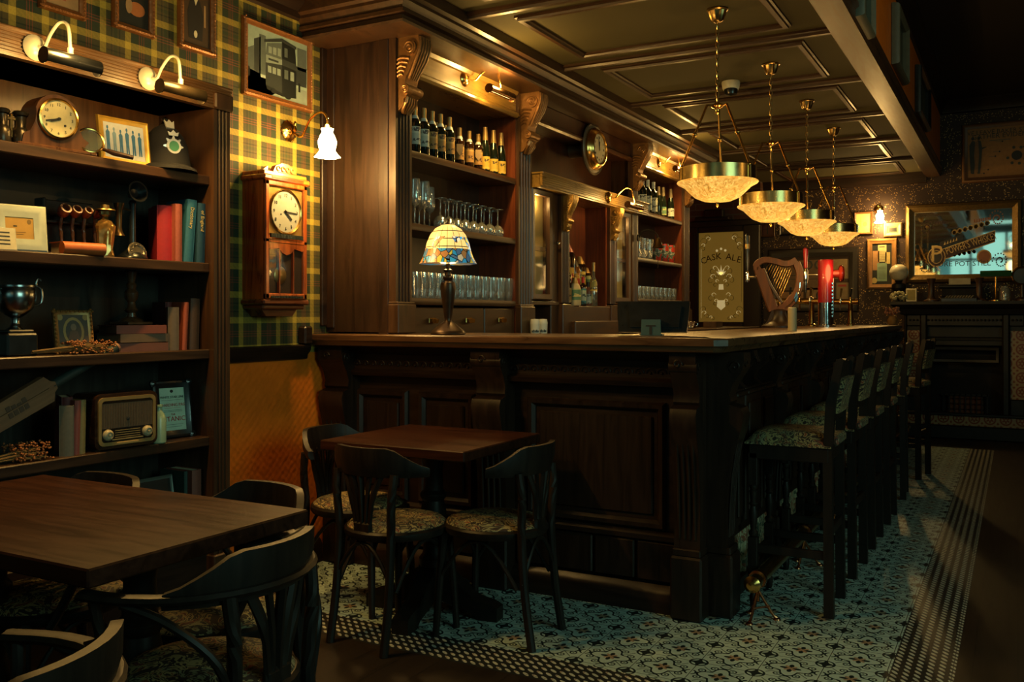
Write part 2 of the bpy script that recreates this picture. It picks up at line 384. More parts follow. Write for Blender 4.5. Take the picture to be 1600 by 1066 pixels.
struct(b.build('wall_back', M_DK))
win = bpy.data.objects.new('window_1', None); COL.objects.link(win); win.location = (.15, YB-.05, .85); struct(win)
b = MB()
for i in range(6):
    x = -1.9+i*.76; b.box(x-.03, x+.03, -.04, .04, 0, 2.4, 0, .008)
for z in (0, .62, 1.75, 2.4): b.box(-1.9, 1.9, -.04, .04, z-.03, z+.03, 0, .008)
b.build('window_frame', WD('z'), win)
b = MB(); b.box(-1.88, 1.88, -.004, .004, .02, 2.38); b.build('pane', PANE, win)
# the fascia between the low ceiling over the bar and the high ceiling of the room
b = MB(); b.box(-.84, -.72, YB, YF, 2.77, ZU, 0); struct(b.build('wall_fascia', M_ORG))
prof = [(-.13, -.02), (0.0, -.02), (.012, .0), (.012, .03), (.028, .045), (.028, .06), (.012, .075), (.012, .10), (0, .11), (-.13, .11)]
b = MB(); b.sweep([(o, 2.74+z) for o, z in prof], [(-.72, YF), (-.72, YB)], side=-1); b.box(-.875, -.83, YB, YF, 2.745, 2.78, 0, .006); struct(b.build('trim_1', WB('y')))
b = MB(); b.sweep([(0, ZU-.13), (.02, ZU-.12), (.03, ZU-.07), (.08, ZU-.02), (.09, ZU), (0, ZU)], [(-.72, YF), (-.72, YB)], side=-1); b.sweep([(0, ZU-.13), (.02, ZU-.12), (.03, ZU-.07), (.08, ZU-.02), (.09, ZU), (0, ZU)], [(-.72, YF), (XR, YF)]); struct(b.build('trim_2', WD('y')))
# ceiling battens and raised rectangles
bp = [(-.026, 0), (-.026, -.010), (-.016, -.014), (-.012, -.024), (.012, -.024), (.016, -.014), (.026, -.010), (.026, 0)]
k = 3
for i in range(-4, 6):
    yb = 5.11+1.125*i
    b = MB(); b.sweep([(o*1.15, ZC+z*1.3) for o, z in bp], [(-2.46, yb), (-.87, yb)]); struct(b.build('trim_%d' % k, WB('x'))); k += 1
    y0, y1 = yb+.17, yb+.94
    b = MB(); b.sweep([(o, ZC+z) for o, z in bp], [(-2.24, y0), (-1.07, y0), (-1.07, y1), (-2.24, y1)], closed=True); struct(b.build('trim_%d' % k, WB('x'))); k += 1
# crown over the back bar
cp = [(0, 2.60), (.19, 2.60), (.195, 2.612), (.175, 2.622), (.175, 2.64), (.195, 2.648), (.195, 2.665), (.185, 2.672), (.205, 2.70), (.205, 2.715), (.225, 2.725), (.225, 2.78), (0, 2.78)]
b = MB(); b.sweep(cp, [(WL, 3.645), (-2.67, 3.645), (-2.67, 8.25), (WL, 8.25)]); struct(b.build('trim_%d' % k, WB('y'))); k += 1
b = MB(); b.sweep([(0, ZC-.09), (.015, ZC-.08), (.02, ZC-.05), (.06, ZC-.015), (.065, ZC), (0, ZC)], [(WL, YB), (WL, 3.5)]); struct(b.build('trim_%d' % k, WD('y'))); k += 1
b = MB(); b.sweep([(0, ZC-.12), (.02, ZC-.11), (.03, ZC-.05), (.05, ZC), (0, ZC)], [(-3.7, YF), (-.85, YF)]); struct(b.build('trim_%d' % k, WD('x'))); k += 1
# dado rail, its end block, skirting
b = MB(); b.sweep([(0, 1.025), (.018, 1.03), (.022, 1.05), (.040, 1.07), (.045, 1.095), (.030, 1.10), (0, 1.10)], [(WL, 2.66), (WL, 3.49)]); b.box(WL, WL+.05, 3.44, 3.497, 1.10, 1.19, 0, .008); b.box(WL, WL+.02, 3.60, 3.638, 1.19, 2.60, 0, .004); struct(b.build('trim_%d' % k, WD('y'))); k += 1
b = MB(); b.sweep([(0, 0), (.02, 0), (.02, .09), (.010, .11), (0, .12)], [(WL, YB), (WL, 3.6)]); struct(b.build('baseboard_left', WD('y')))
b = MB(); b.sweep([(0, 0), (.02, 0), (.02, .14), (.010, .16), (0, .17)], [(-3.7, YF), (XR, YF)]); struct(b.build('baseboard_far', WD('x')))
# ================================================================ bar counter
BZ = 1.152
def console(mb, w, top, bot, dep, m=0, rev=0):
    """tall bracket: profile in (depth, z), extruded over width w along local x, front at -y"""
    h = top-bot
    p = [(0, top), (-dep, top), (-dep*1.02, top-.04*h), (-dep*.92, top-.10*h), (-dep*.72, top-.155*h), (-dep*.62, top-.21*h), (-dep*.66, top-.245*h), (-dep*.60, top-.26*h)]
    p2 = [(-dep*.92, top-.275*h), (-dep*1.0, top-.31*h), (-dep*.95, top-.37*h), (-dep*.72, top-.52*h), (-dep*.60, top-.68*h), (-dep*.56, top-.80*h), (-dep*.58, bot)]
    mb.prism([(a, z) for a, z in p+p2+[(0, bot)]], -w/2, w/2, 'x', m)
t = thing('bar_counter', 'long dark panelled wooden bar counter with carved brackets along its front and right side', 'bar counter')
b = MB(); b.box(-3.08, -1.13, 3.70, 4.15, .0, 1.09); b.box(-1.6, -1.13, 4.15, 9.65, 0, 1.09)
b.build('carcass', WD('x'), t)
# front frieze, panels and small square panels
b = MB(); b.box(-3.08, -1.13, 3.655, 3.70, .955, 1.09); b.sweep([(0, .94), (.02, .945), (.03, .965), (.012, .975), (0, .98)], [(-3.08, 3.655), (-1.13, 3.655)]); b.sweep([(0, 1.05), (.015, 1.06), (.05, 1.085), (.05, 1.09), (0, 1.09)], [(-3.08, 3.655), (-1.13, 3.655)])
for i in range(38):
    x = -3.0+i*.05
    b.tube(arc((x, 3.653, 1.0), .019, 0, 180, 8), .004, 6); b.ball((x, 3.653, 1.0), .006, 6)
b.build('frieze', WD('x'), t)
def panel(name, x0, x1, z0, z1, y=3.70, par=t):
    b = MB().at((0, y, 0), rx=90)
    b.sweep([(-.035, 0), (-.035, .006), (-.022, .022), (-.006, .026), (.004, .012), (.004, 0)], [(x0, z0), (x1, z0), (x1, z1), (x0, z1)], closed=True)
    b.at(); b.box(x0+.055, x1-.055, y-.012, y, z0+.055, z1-.055, 0, .011); return b.build(name, WD('z'), par)
for x0, x1 in ((-2.93, -2.62), (-2.55, -2.24)): panel('front_panel', x0, x1, .34, .87)
panel('front_panel', -1.95, -1.30, .34, .87)
for i in range(9):
    x = -2.98+i*.195
    if abs(x+.09+2.11) > .1: b = MB(); b.box(x, x+.182, 3.675, 3.70, .12, .285, 0, .006); b.build('base_panel', WD('z'), t)
b = MB(); b.sweep([(0, 0), (.035, 0), (.035, .075), (.022, .095), (0, .11)], [(-3.08, 3.675), (-1.13, 3.675)]); b.sweep([(0, .29), (.02, .295), (.02, .315), (0, .33)], [(-3.08, 3.69), (-1.13, 3.69)]); b.build('skirting', WD('x'), t)
def pil(cx, cy, rz, w=.15, par=t, bot=.27, dep=.145):
    b = MB().at((cx, cy, 0), rz=rz); console(b, w, 1.09, bot, dep)
    b.box(-w/2-.012, w/2+.012, -dep*.72, 0, 0, bot-.01, 0, .008); b.box(-w/2-.004, w/2+.004, -dep*.66, 0, bot-.01, bot+.02, 0, .004)
    for i in range(4):
        x = -w*.3+i*w*.2
        b.tube([(x, -dep*.80, .72), (x, -dep*.66, .58), (x, -dep*.60, .44), (x, -dep*.575, .33)], .006, 6)
    for sx in (-1, 1):                                               # carved scroll on each cheek
        b.lathe([(.001, 0), (.016, 0), (.024, .004), (.020, .007), (.012, .004), (.006, .008), (.001, .008)], 14, 0, (0, 0, 0), 'x') if 0 else None
    b.lathe([(.030, -w/2-.004), (.030, w/2+.004)], 16, 0, (0, -dep*.80, 1.035), 'x')
    b.at((cx, cy, 0), rz=rz)
    for s_ in (-1, 1): b.tube([(s_*(w/2+.005), -dep*.80+.022*math.cos(a*.7)*(1-a/12), 1.035+.022*math.sin(a*.7)*(1-a/12)) for a in range(10)], .004, 6)
    b.tube([(-.02+.02*math.cos(a*.6)*(1-a/14), -dep*1.01, 1.045+.02*math.sin(a*.6)*(1-a/14)) for a in range(12)], .005, 6)
    return b.build('bracket', WD('z'), par)
pil(-2.995, 3.70, 0); pil(-2.10, 3.70, 0); pil(-1.18, 3.70, 0, .11)
ys = [3.77+.84*i for i in range(8)]
for y in ys: pil(-1.13, y, 90, .11, dep=.155)
# right side: upper scroll brackets, lower ledge and panels, patterned base tiles
for i, y in enumerate(ys[:-1]):
    for j in (1, 2):
        yy = y+j*.28
        b = MB().at((-1.13, yy, 0), rz=90)
        b.prism([(0, 1.09), (-.12, 1.09), (-.125, 1.06), (-.10, 1.02), (-.06, .985), (-.05, .95), (-.075, .925), (0, .92)], -.03, .03, 'x'); b.lathe([(.022, -.036), (.022, .036)], 14, 0, (0, -.085, 1.045), 'x')
        b.tube([(x_, -.128, 1.05+.012*math.sin(x_*200)) for x_ in [-.03+.006*q for q in range(11)]], .005, 6); b.build('scroll_bracket', WD('z'), t)
    b = MB(); b.box(-1.13, -1.055, y+.06, y+.78, .30, .895, 0, .004)
    b.build('lower_panelling', WD('z'), t)
    for (a0, a1) in ((.075, .235), (.255, .525), (.545, .765)):
        b = MB(); b.box(-1.058, -1.045, y+a0, y+a1, .34, .90, 0, .006); b.box(-1.047, -1.035, y+a0+.03, y+a1-.03, .38, .86, 0, .010)
        b.box(-1.13, -1.03, y+a0-.004, y+a1+.004, .895, .915, 0, .006); b.box(-1.10, -1.045, y+a0, y+a1, .915, .925, 0, .004); b.build('side_panel', WD('z'), t)
def base_tile_m():
    t_ = MT('glazed_base_tile'); x, y, z = t_.xyz(); n = t_.noise(scale=26, detail=2, dist=2); v = t_.noise(scale=9)
    t_.set(col=t_.mix(n.gt(.5), (.46, .42, .27), t_.mix(v.gt(.5), (.10, .13, .09), (.30, .12, .07))), rough=.25); return t_.m
M_BT = base_tile_m()
for y in ys[:-1]:
    b = MB(); b.box(-1.13, -1.075, y+.07, y+.77, .10, .295, 0, .004)
    for q in (.07, .305, .54): b.box(-1.08, -1.06, y+q, y+q+.02, .10, .295, 0, .004)
    b.build('base_tiles', M_BT, t)
b = MB(); b.sweep([(0, 0), (.05, 0), (.05, .07), (.03, .09), (0, .10)], [(-1.13, 3.84), (-1.13, 9.65)]); b.build('side_skirting', WD('y'), t)
# bar top
BT = wood('polished_bar_top', (.045, .018, .008), (.17, .075, .028), 'x', rough=.30, coat=.35)
pr = [(-.3, BZ), (-.006, BZ), (.0, BZ-.006), (.0, BZ-.030), (-.012, BZ-.038), (-.02, BZ-.055), (-.05, BZ-.062), (-.3, BZ-.062)]
b = MB(); outer = [(-3.09, 3.50), (-1.035, 3.50), (-.99, 3.545), (-.99, 9.72)]
b.sweep(pr, outer); b.box(-2.62, -1.28, 3.795, 4.17, BZ-.05, BZ-.0005); b.box(-1.66, -1.285, 3.79, 9.72, BZ-.05, BZ-.0008)
o = b.build('worktop', BT); tag(o, 'polished wooden bar top running along the front and right side of the bar', 'worktop')
# foot rail
t = thing('foot_rail', 'brass foot rail on small tripod feet along the right side of the bar', 'foot rail', (-.93, 3.68, 0))
b = MB(); b.tube([(0, .0, .165), (0, 5.9, .165)], .030, 16); b.lathe([(.001, -.018), (.018, -.015), (.030, 0), (.034, .004), (.034, .02), (.030, .024)], 16, 0, (0, -.01, .165), 'y'); b.build('rail', BRASS, t)
for i in range(7):
    y = .09+i*.93; b = MB()
    b.lathe([(.036, -.012), (.036, .012)], 16, 0, (0, y, .165), 'y'); b.tube([(0, y, .135), (0, y, .075)], .007, 8)
    for dx, dy in ((.07, .03), (-.015, -.08), (-.05, .06)):
        b.tube(bez([(0, y, .12), (dx*.35, y+dy*.35, .075), (dx*.8, y+dy*.8, .02), (dx, y+dy, .008)], 5), .006, 8); b.lathe([(.016, 0), (.014, .006), (.006, .010), (0.001, .011)], 10, 0, (dx, y+dy, 0))
    b.tube([(.042, y+.018, .055), (-.009, y-.048, .055)], .004, 6)
    b.build('rail_foot', plain('copper_bracket', (.42, .16, .07), .28, 1), t)
# ================================================================ dining chairs
def cafe_chair(arms=False):
    t = thing('dining_chair', '', 'chair'); wd = WC('z')
    b = MB(); prof = [(.001, .464), (.08, .463), (.14, .458), (.178, .448), (.192, .436), (.192, .428), (.001, .428)]
    b.lathe(prof, 32, 0, (0, 0, 0), wob=lambda j, a: .03*math.cos(2*a)); b.build('seat', M_SEAT, t)
    b = MB(); b.lathe([(.165, .400), (.198, .400), (.204, .410), (.204, .426), (.196, .434), (.165, .434)], 32, 0, wob=lambda j, a: .03*math.cos(2*a)); b.lathe([(.165, .404), (.001, .404)], 32); b.build('seat_ring', wd, t)
    for s in (-1, 1):
        b = MB(); b.tube([(.155, .13*s, .415), (.17, .145*s, .2), (.18, .155*s, 0)], [.017, .016, .013], 10); b.build('leg', wd, t)
        top = .655 if not arms else .66
        b = MB(); b.tube(bez([(-.225, .138*s, 0), (-.195, .135*s, .2), (-.18, .132*s, .42), (-.186, .140*s, .56), (-.176, .145*s, top)], 4), .0165, 10); b.build('leg', wd, t)
    for a in ((1, 1), (1, -1), (-1, 0), (1, 0)):                     # arched braces below the seat ring
        b = MB()
        if a[1]: b.tube([(.172-.34*q/10 if 1 else 0, a[1]*(.146-.0*q), .22+.165*math.sin(PI*q/10)) for q in range(11)], .008, 7)
        else: b.tube([((.168 if a[0] > 0 else -.19), -.145+.29*q/10, .24+.15*math.sin(PI*q/10)) for q in range(11)], .008, 7)
        b.build('brace', wd, t)
    # crest rail: curved band, higher in the middle, ends cut diagonally
    rad = .25; cx = .045; z0, z1 = .645, .752; n = 18; b = MB(); vs = []; fs = []
    for i in range(n+1):
        f = -1+2*i/n; a = f*R(62)
        hi = z0+(z1-z0)*(1 if abs(f) < .52 else max(.30, 1-((abs(f)-.52)/.44)**.85*.70))
        for rr, z in ((rad+.010, z0-.002), (rad+.020, (z0+hi)/2), (rad+.017, hi), (rad-.003, hi), (rad-.006, (z0+hi)/2), (rad-.008, z0-.002)):
            vs.append((cx-rr*math.cos(a)-(z-z0)*.10, rr*math.sin(a), z))
    for i in range(n):
        for q in range(6): r_ = (q+1) % 6; fs.append((i*6+q, i*6+r_, (i+1)*6+r_, (i+1)*6+q))
    fs += [tuple(range(6)), tuple(n*6+q for q in range(6))]; b.add(vs, fs); b.build('crest_rail', wd, t)
    # fan of slats
    for i in range(5):
        f = (i-2)/2; b = MB()
        y1 = f*.095; x1 = cx-math.sqrt(rad*rad-y1*y1)
        b.tube(bez([(-.186, f*.030, .425), (-.190, f*.038, .50), (-.196, f*.060, .58), (x1, y1, .66)], 4), [.0075+.006*q/12 for q in range(13)] if 0 else .0085, 6, flat=1.6); b.build('slat', wd, t)
    b = MB(); b.box(-.20, -.178, -.045, .045, .40, .47, 0, .008); b.build('slat_block', wd, t)
    if arms:
        path = [(.10, .262, .665)]+[(cx-.262*math.cos(a_)*1.0, .262*math.sin(a_), .665) for a_ in [R(88-176*q/16) for q in range(17)]]+[(.10, -.262, .665)]
        b = MB(); b.tube(path, .021, 8, flat=.55); b.build('arm_bow', wd, t)
        for s in (-1, 1):
            b = MB(); b.tube(bez([(.075, .258*s, .655), (.07, .24*s, .56), (.10, .20*s, .45), (.12, .18*s, .40)], 5), .012, 8); b.build('arm_support', wd, t)
            b = MB(); b.tube(bez([(.0, .258*s, .655), (-.10, .235*s, .62), (-.175, .18*s, .53), (-.185, .14*s, .40)], 5), .010, 8); b.build('arm_brace', wd, t)
    return t
CH = cafe_chair(); CHA = cafe_chair(True)
def put(o, x, y, rz, label, first=False):
    if first: o.location = (x, y, 0); o.rotation_euler = (0, 0, R(rz)); o['label'] = label; return o
    return copy_tree(o, (x, y, 0), rz, label)
# rz: the way the sitter faces (0 = +X)
put(CH, -2.13, 2.93, 84, 'dark bentwood chair with its fanned back to the viewer, before the middle table', True)
put(CH, -1.80, 3.13, 182, 'dark bentwood chair on the right of the middle table, nearest the large bar panel')
put(CH, -2.50, 3.16, 2, 'dark bentwood chair behind the left side of the middle table, near the orange wall')
put(CHA, -1.62, 1.50, 187, 'dark bentwood armchair at the right end of the large front table', True)
put(CHA, -1.92, 1.80, 262, 'dark bentwood armchair behind the right corner of the large front table')
put(CHA, -2.45, 1.68, 268, 'dark bentwood armchair behind the far left side of the large front table, by the bookcase')
put(CHA, -1.40, .80, 202, 'nearest dark chair, cut off by the lower left corner, only its crest rail in view')
# tables
TW = wood('table_top_wood', (.020, .006, .003), (.060, .018, .008), 'x', rough=.40, coat=.0, spec=.16)
def table(x0, x1, y0, y1, label, zt=.735):
    cx, cy = (x0+x1)/2, (y0+y1)/2; w, d = (x1-x0)/2, (y1-y0)/2
    t = thing('dining_table', label, 'table', (cx, cy, 0))
    b = MB(); b.box(-w, w, -d, d, zt-.04, zt, 0, .004); b.build('table_top', TW, t)
    xs = (0,) if w < .4 else (-w*.55, w*.55)
    for x in xs:
        b = MB(); b.box(x-.16, x+.16, -.16, .16, zt-.065, zt-.041, 0, .005)
        b.lathe([(.05, .19), (.06, .20), (.06, .23), (.045, .25), (.04, .30), (.052, .36), (.055, .42), (.045, .47), (.055, .485), (.055, .50), (.042, .515), (.038, .60), (.05, .65), (.06, .67)], 20, 0, (x, 0, 0)); b.build('pedestal', WC('z'), t)
        for k_ in range(4):
            b = MB().at((x, 0, 0), rz=90*k_+8)
            b.prism([(.02, .20), (.06, .19), (.13, .14), (.20, .085), (.27, .07), (.30, .055), (.30, .0), (.22, .0), (.19, .025), (.10, .05), (.02, .07)], -.035, .035, 'y'); b.build('foot', WC('x'), t)
        b = MB(); b.box(x-.05, x+.05, -.05, .05, .05, .205, 0, .01); b.build('pedestal_base', WC('z'), t)
table(-2.49, -1.80, 2.895, 3.52, 'square dark wooden pedestal table in front of the bar')
table(-2.72, -1.62, 1.19, 1.84, 'large dark rectangular table at the lower left, before the bookcase')
# ================================================================ bar stools
def stool():
    t = thing('bar_stool', '', 'bar stool', group=None); wd = WC('z')
    b = MB(); n = 10; vs = []; fs = []
    w, d = .175, .185
    for j in range(n+1):
        for i in range(n+1):
            u, v = -1+2*i/n, -1+2*j/n; e = max(0, 1-abs(u)**5)*max(0, 1-abs(v)**5); vs.append((u*w, v*d, .705+.055*e**.45))
    for j in range(n):
        for i in range(n): a = j*(n+1)+i; fs.append((a, a+1, a+n+2, a+n+1))
    b.add(vs, fs); b.box(-w, w, -d, d, .698, .7055, 0); b.build('seat', M_SEAT, t, 60)
    b = MB(); b.box(-.165, .16, -.175, .175, .635, .70, 0, .004); b.build('seat_frame', wd, t)
    for s in (-1, 1):
        b = MB(); y = .155*s; x = .145
        b.box(x-.02, x+.02, y-.02, y+.02, .52, .66, 0, .003); b.box(x-.02, x+.02, y-.02, y+.02, .13, .30, 0, .003)
        b.lathe([(.014, .30), (.020, .31), (.020, .32), (.012, .33), (.017, .37), (.019, .40), (.012, .43), (.019, .44), (.012, .45), (.016, .48), (.018, .495), (.013, .50), (.019, .515), (.018, .52)], 12, 0, (x, y, 0))
        b.lathe([(.010, 0), (.014, .01), (.017, .04), (.012, .06), (.019, .075), (.012, .09), (.020, .12), (.02, .135)], 12, 0, (x, y, 0)); b.build('leg', wd, t)
        b = MB(); b.prism([(-.145, 0), (-.185, 0), (-.180, .35), (-.178, .68), (-.190, .88), (-.222, 1.055), (-.212, 1.068), (-.196, 1.062), (-.190, 1.05), (-.152, .88), (-.142, .68)], y-.018, y+.018, 'y'); b.build('leg', wd, t)
    b = MB(); b.box(-.178, -.150, -.137, .137, .80, .835, 0, .004)
    b.prism([(-.137, .985), (.137, .985), (.137, 1.05), (.09, 1.045), (.05, 1.058), (0, 1.052), (-.05, 1.058), (-.09, 1.045), (-.137, 1.05)], -.205, -.178, 'x'); b.build('back_frame', wd, t)
    b = MB(); b.prism([(-.198, .838), (-.226, .982), (-.172, .985), (-.146, .835)], -.125, .125, 'y'); b.build('back_pad', M_SEAT, t)
    b = MB(); b.box(-.196, -.145, -.12, .12, .70, .742, 0, .010); b.build('back_seat_edge', M_SEAT, t)
    for s in (-1, 1):
        b = MB(); b.box(-.15, .13, .155*s-.011, .155*s+.011, .235, .27, 0, .003); b.build('stretcher', wd, t)
    for x, z in ((.145, .20), (-.163, .33)):
        b = MB(); b.box(x-.011, x+.011, -.14, .14, z, z+.035, 0, .003); b.build('stretcher', wd, t)
    return t
ST = stool(); sp = [(-.845, 4.08, 181), (-.845, 4.73, 179), (-.845, 5.36, 180), (-.845, 6.02, 180), (-.85, 6.85, 183), (-.80, 7.75, 172)]
LB = ['dark wooden bar stool with patterned seat, nearest of the row along the bar', 'dark wooden bar stool, second in the row counted from the viewer', 'dark wooden bar stool, third in the row counted from the viewer',
      'dark wooden bar stool, fourth in the row counted from the viewer', 'dark wooden bar stool, fifth in the row counted from the viewer', 'dark wooden bar stool at the far end of the row, turned slightly, nearest the fireplace']
for i, (x, y, a) in enumerate(sp):
    o = ST if i == 0 else copy_tree(ST); o.location = (x, y, 0); o.rotation_euler = (0, 0, R(a)); o['label'] = LB[i]; o['group'] = 'bar stools along the bar'
# ================================================================ back bar
XF = -2.67
def vflute(mb, x, y0, y1, z0, z1, n=4, d=.03, g=.007, m=0):
    """fluted board facing +x with its face at x"""
    mb.prism([(x-a_d, y0+a_w) for a_w, a_d in [(w_, (d_)) for w_, d_ in flute(y1-y0, d, n, g)]], z0, z1, 'z', m)
def corbel(mb, w, h, dep, m=0):
    """carved S bracket, top at z=0, front at -y, width w"""
    p = [(0, 0), (-dep, 0), (-dep*1.03, -.07*h), (-dep*1.0, -.17*h), (-dep*.86, -.29*h), (-dep*.66, -.42*h), (-dep*.46, -.54*h), (-dep*.40, -.62*h), (-dep*.55, -.66*h), (-dep*.60, -.73*h), (-dep*.48, -.79*h), (-dep*.36, -.83*h), (-dep*.36, -.90*h), (-dep*.20, -.97*h), (0, -h)]
    mb.prism(p, -w*.42, w*.42, 'x', m)
    mb.lathe([(dep*.27, -w*.5), (dep*.27, w*.5)], 20, m, (0, -dep*.66, -.16*h), 'x'); mb.lathe([(dep*.17, -w*.52), (dep*.17, w*.52)], 16, m, (0, -dep*.46, -.71*h), 'x')
    for s_ in (-1, 1):
        for (cy, cz, r0) in ((-dep*.66, -.16*h, dep*.24), (-dep*.46, -.71*h, dep*.15)):
            mb.tube([(s_*w*.5, cy+r0*(1-a/22)*math.cos(a*.62), cz+r0*(1-a/22)*math.sin(a*.62)) for a in range(20)], dep*.035, 6, m)
        for i in range(5):                                            # leaf ribs on the cheeks
            z = -.30*h-i*.055*h; mb.tube(bez([(s_*w*.43, -.02*dep, z-.02*h), (s_*w*.47, -dep*.25, z+.02*h), (s_*w*.43, -dep*(.62-.07*i), z+.0*h)], 4), dep*.045, 6, m)
    for i in range(5):                                                # ridges down the front
        x = -w*.34+i*w*.17
        mb.tube([(x, -dep*1.02, -.02*h), (x, -dep*1.04, -.10*h), (x, -dep*.99, -.19*h), (x, -dep*.86, -.30*h), (x*.8, -dep*.66, -.43*h), (x*.7, -dep*.47, -.55*h)], w*.065, 6, m)
        mb.tube([(x*.9, -dep*.44, -.80*h), (x, -dep*.40, -.88*h), (x*.8, -dep*.24, -.96*h), (x*.5, -.02, -1.0*h)], w*.07, 6, m)
def put_corbel(par, y, zt, w=.125, h=.36, dep=.135, mat=None, x=XF):
    b = MB().at((x, y, zt), rz=90); corbel(b, w, h, dep); b.build('carved_corbel', mat or DGILT, par)
def pilaster(par, y0, y1, zp=0, z1=2.60, zb=1.31):
    b = MB(); vflute(b, XF+.012, y0, y1, zb, z1, 4, .04)
    b.box(XF-.03, XF+.035, y0-.008, y1+.008, zp, zb-.012, 0, .004); b.box(XF-.03, XF+.028, y0-.004, y1+.004, zb-.012, zb, 0, .003)
    b.build('pilaster', WB('z'), par)
def bay(par, y0, y1, shelves, xb=-2.93):
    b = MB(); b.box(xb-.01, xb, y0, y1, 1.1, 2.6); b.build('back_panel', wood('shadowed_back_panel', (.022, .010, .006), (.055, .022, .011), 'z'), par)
    for y, s in ((y0-.02, 1), (y1, 1)):
        b = MB(); b.box(xb, XF-.005, y, y+.02, 1.1, 2.6); b.build('side_panel', WR('z') if y > y0 else WB('z'), par)
    for z in shelves:
        b = MB(); b.box(xb, XF-.015, y0, y1, z-.036, z); b.sweep([(0, z-.036), (.012, z-.034), (.016, z-.018), (.012, z), (0, z)], [(XF-.015, y0), (XF-.015, y1)]); b.build('shelf', WB('y'), par)
    b = MB(); b.box(xb, XF, y0, y1, 2.455, 2.60, 0); b.sweep([(0, 2.44), (.012, 2.442), (.022, 2.455), (.022, 2.468), (.010, 2.478), (0, 2.485)], [(XF, y0), (XF, y1)]); b.sweep([(0, 2.575), (.012, 2.58), (.02, 2.6), (0, 2.6)], [(XF, y0), (XF, y1)]); b.build('frieze', wood('amber_frieze', (.18, .098, .020), (.34, .20, .042), 'y', rough=.3, coat=.5), par)
def pull(par, y, z, mat=None):
    d = MB().at((XF+.004, y, z), rz=90); d.box(-.034, .034, -.004, 0, -.012, .016, 0, .002)
    d.prism([(-.032, .010), (.032, .010), (.032, -.004), (.024, -.013), (-.024, -.013), (-.032, -.004)], -.020, -.004, 'y'); d.build('cup_pull', mat or BRASS, par)
t1 = thing('back_bar_cabinet', 'tall mahogany shelf unit at the left of the back bar, holding wine bottles and glasses', 'shelf unit')
b = MB(); b.box(-3.095, XF-.04, 3.648, 3.665, 1.16, 2.60); b.box(-3.09, -3.04, 3.64, 3.65, 1.18, 2.6, 0, .003); b.box(XF-.09, XF-.03, 3.64, 3.65, 1.1, 2.6, 0, .003); b.build('end_panel', wood('end_panel_wood', (.015, .0065, .0035), (.046, .018, .0075), 'z', rough=.45, coat=.05), t1)
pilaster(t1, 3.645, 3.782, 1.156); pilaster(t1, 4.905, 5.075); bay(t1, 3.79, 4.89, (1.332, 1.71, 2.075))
put_corbel(t1, 3.713, 2.60); put_corbel(t1, 4.99, 2.60)
b = MB(); b.box(-3.0, XF-.03, 4.18, 4.89, 0, 1.10); b.build('base', WB('y'), t1)
for i in range(3):
    y0 = 3.80+i*.363; b = MB(); b.box(XF-.25, XF-.004, y0, y0+.355, 1.10, 1.285, 0, .005); o = b.build('drawer', WB('y'), t1); pull(o, y0+.178, 1.215)
t2 = thing('back_bar_cabinet', 'middle unit of the back bar with canopy, bottle niche and two glass doors', 'cabinet')
b = MB(); b.box(-2.86, -2.84, 5.075, 6.79, 1.1, 2.6); b.box(-2.88, XF-.08, 5.075, 6.79, 0, 1.09); b.box(-2.86, XF-.005, 5.075, 6.79, 2.47, 2.60); b.sweep([(0, 2.455), (.012, 2.457), (.022, 2.47), (.022, 2.483), (.010, 2.493), (0, 2.50)], [(XF-.005, 5.075), (XF-.005, 6.79)])
b.build('back_panel', wood('deep_red_panel', (.035, .012, .006), (.085, .026, .010), 'z'), t2)
b = MB(); b.box(-2.86, -2.60, 5.085, 6.95, 2.045, 2.06); b.box(-2.86, -2.61, 5.09, 6.94, 2.06, 2.13)
fl = flute(.078, .02, 5, .004, .006); b.prism([(-2.585-d_, 2.055+w_) for w_, d_ in fl], 5.085, 6.95, 'y') if 0 else b.add(*(lambda P, n: ([(p[0], 5.085, p[1]) for p in P]+[(p[0], 6.95, p[1]) for p in P], [tuple(range(n-1, -1, -1)), tuple(range(n, 2*n))]+[(i, (i+1) % n, n+(i+1) % n, n+i) for i in range(n)]))([(-2.585-d_, 2.055+w_) for w_, d_ in fl], len(fl)))
b.box(-2.86, -2.578, 5.08, 6.955, 2.128, 2.14, 0, .003); b.build('canopy', wood('amber_frieze', (.13, .055, .014), (.26, .12, .030), 'y'), t2)
YELLOWG = None
def reflection_mirror():
    t = MT('mirror_yellow_reflection'); n = t.noise(scale=7, detail=3)
    t.set(col=t.mix(n, (.50, .38, .13), (.72, .60, .28)), rough=n*.25+.25, metal=.25); return t.m  # warm yellow base colour stands in for the reflection behind the doors
M_REFL = reflection_mirror()
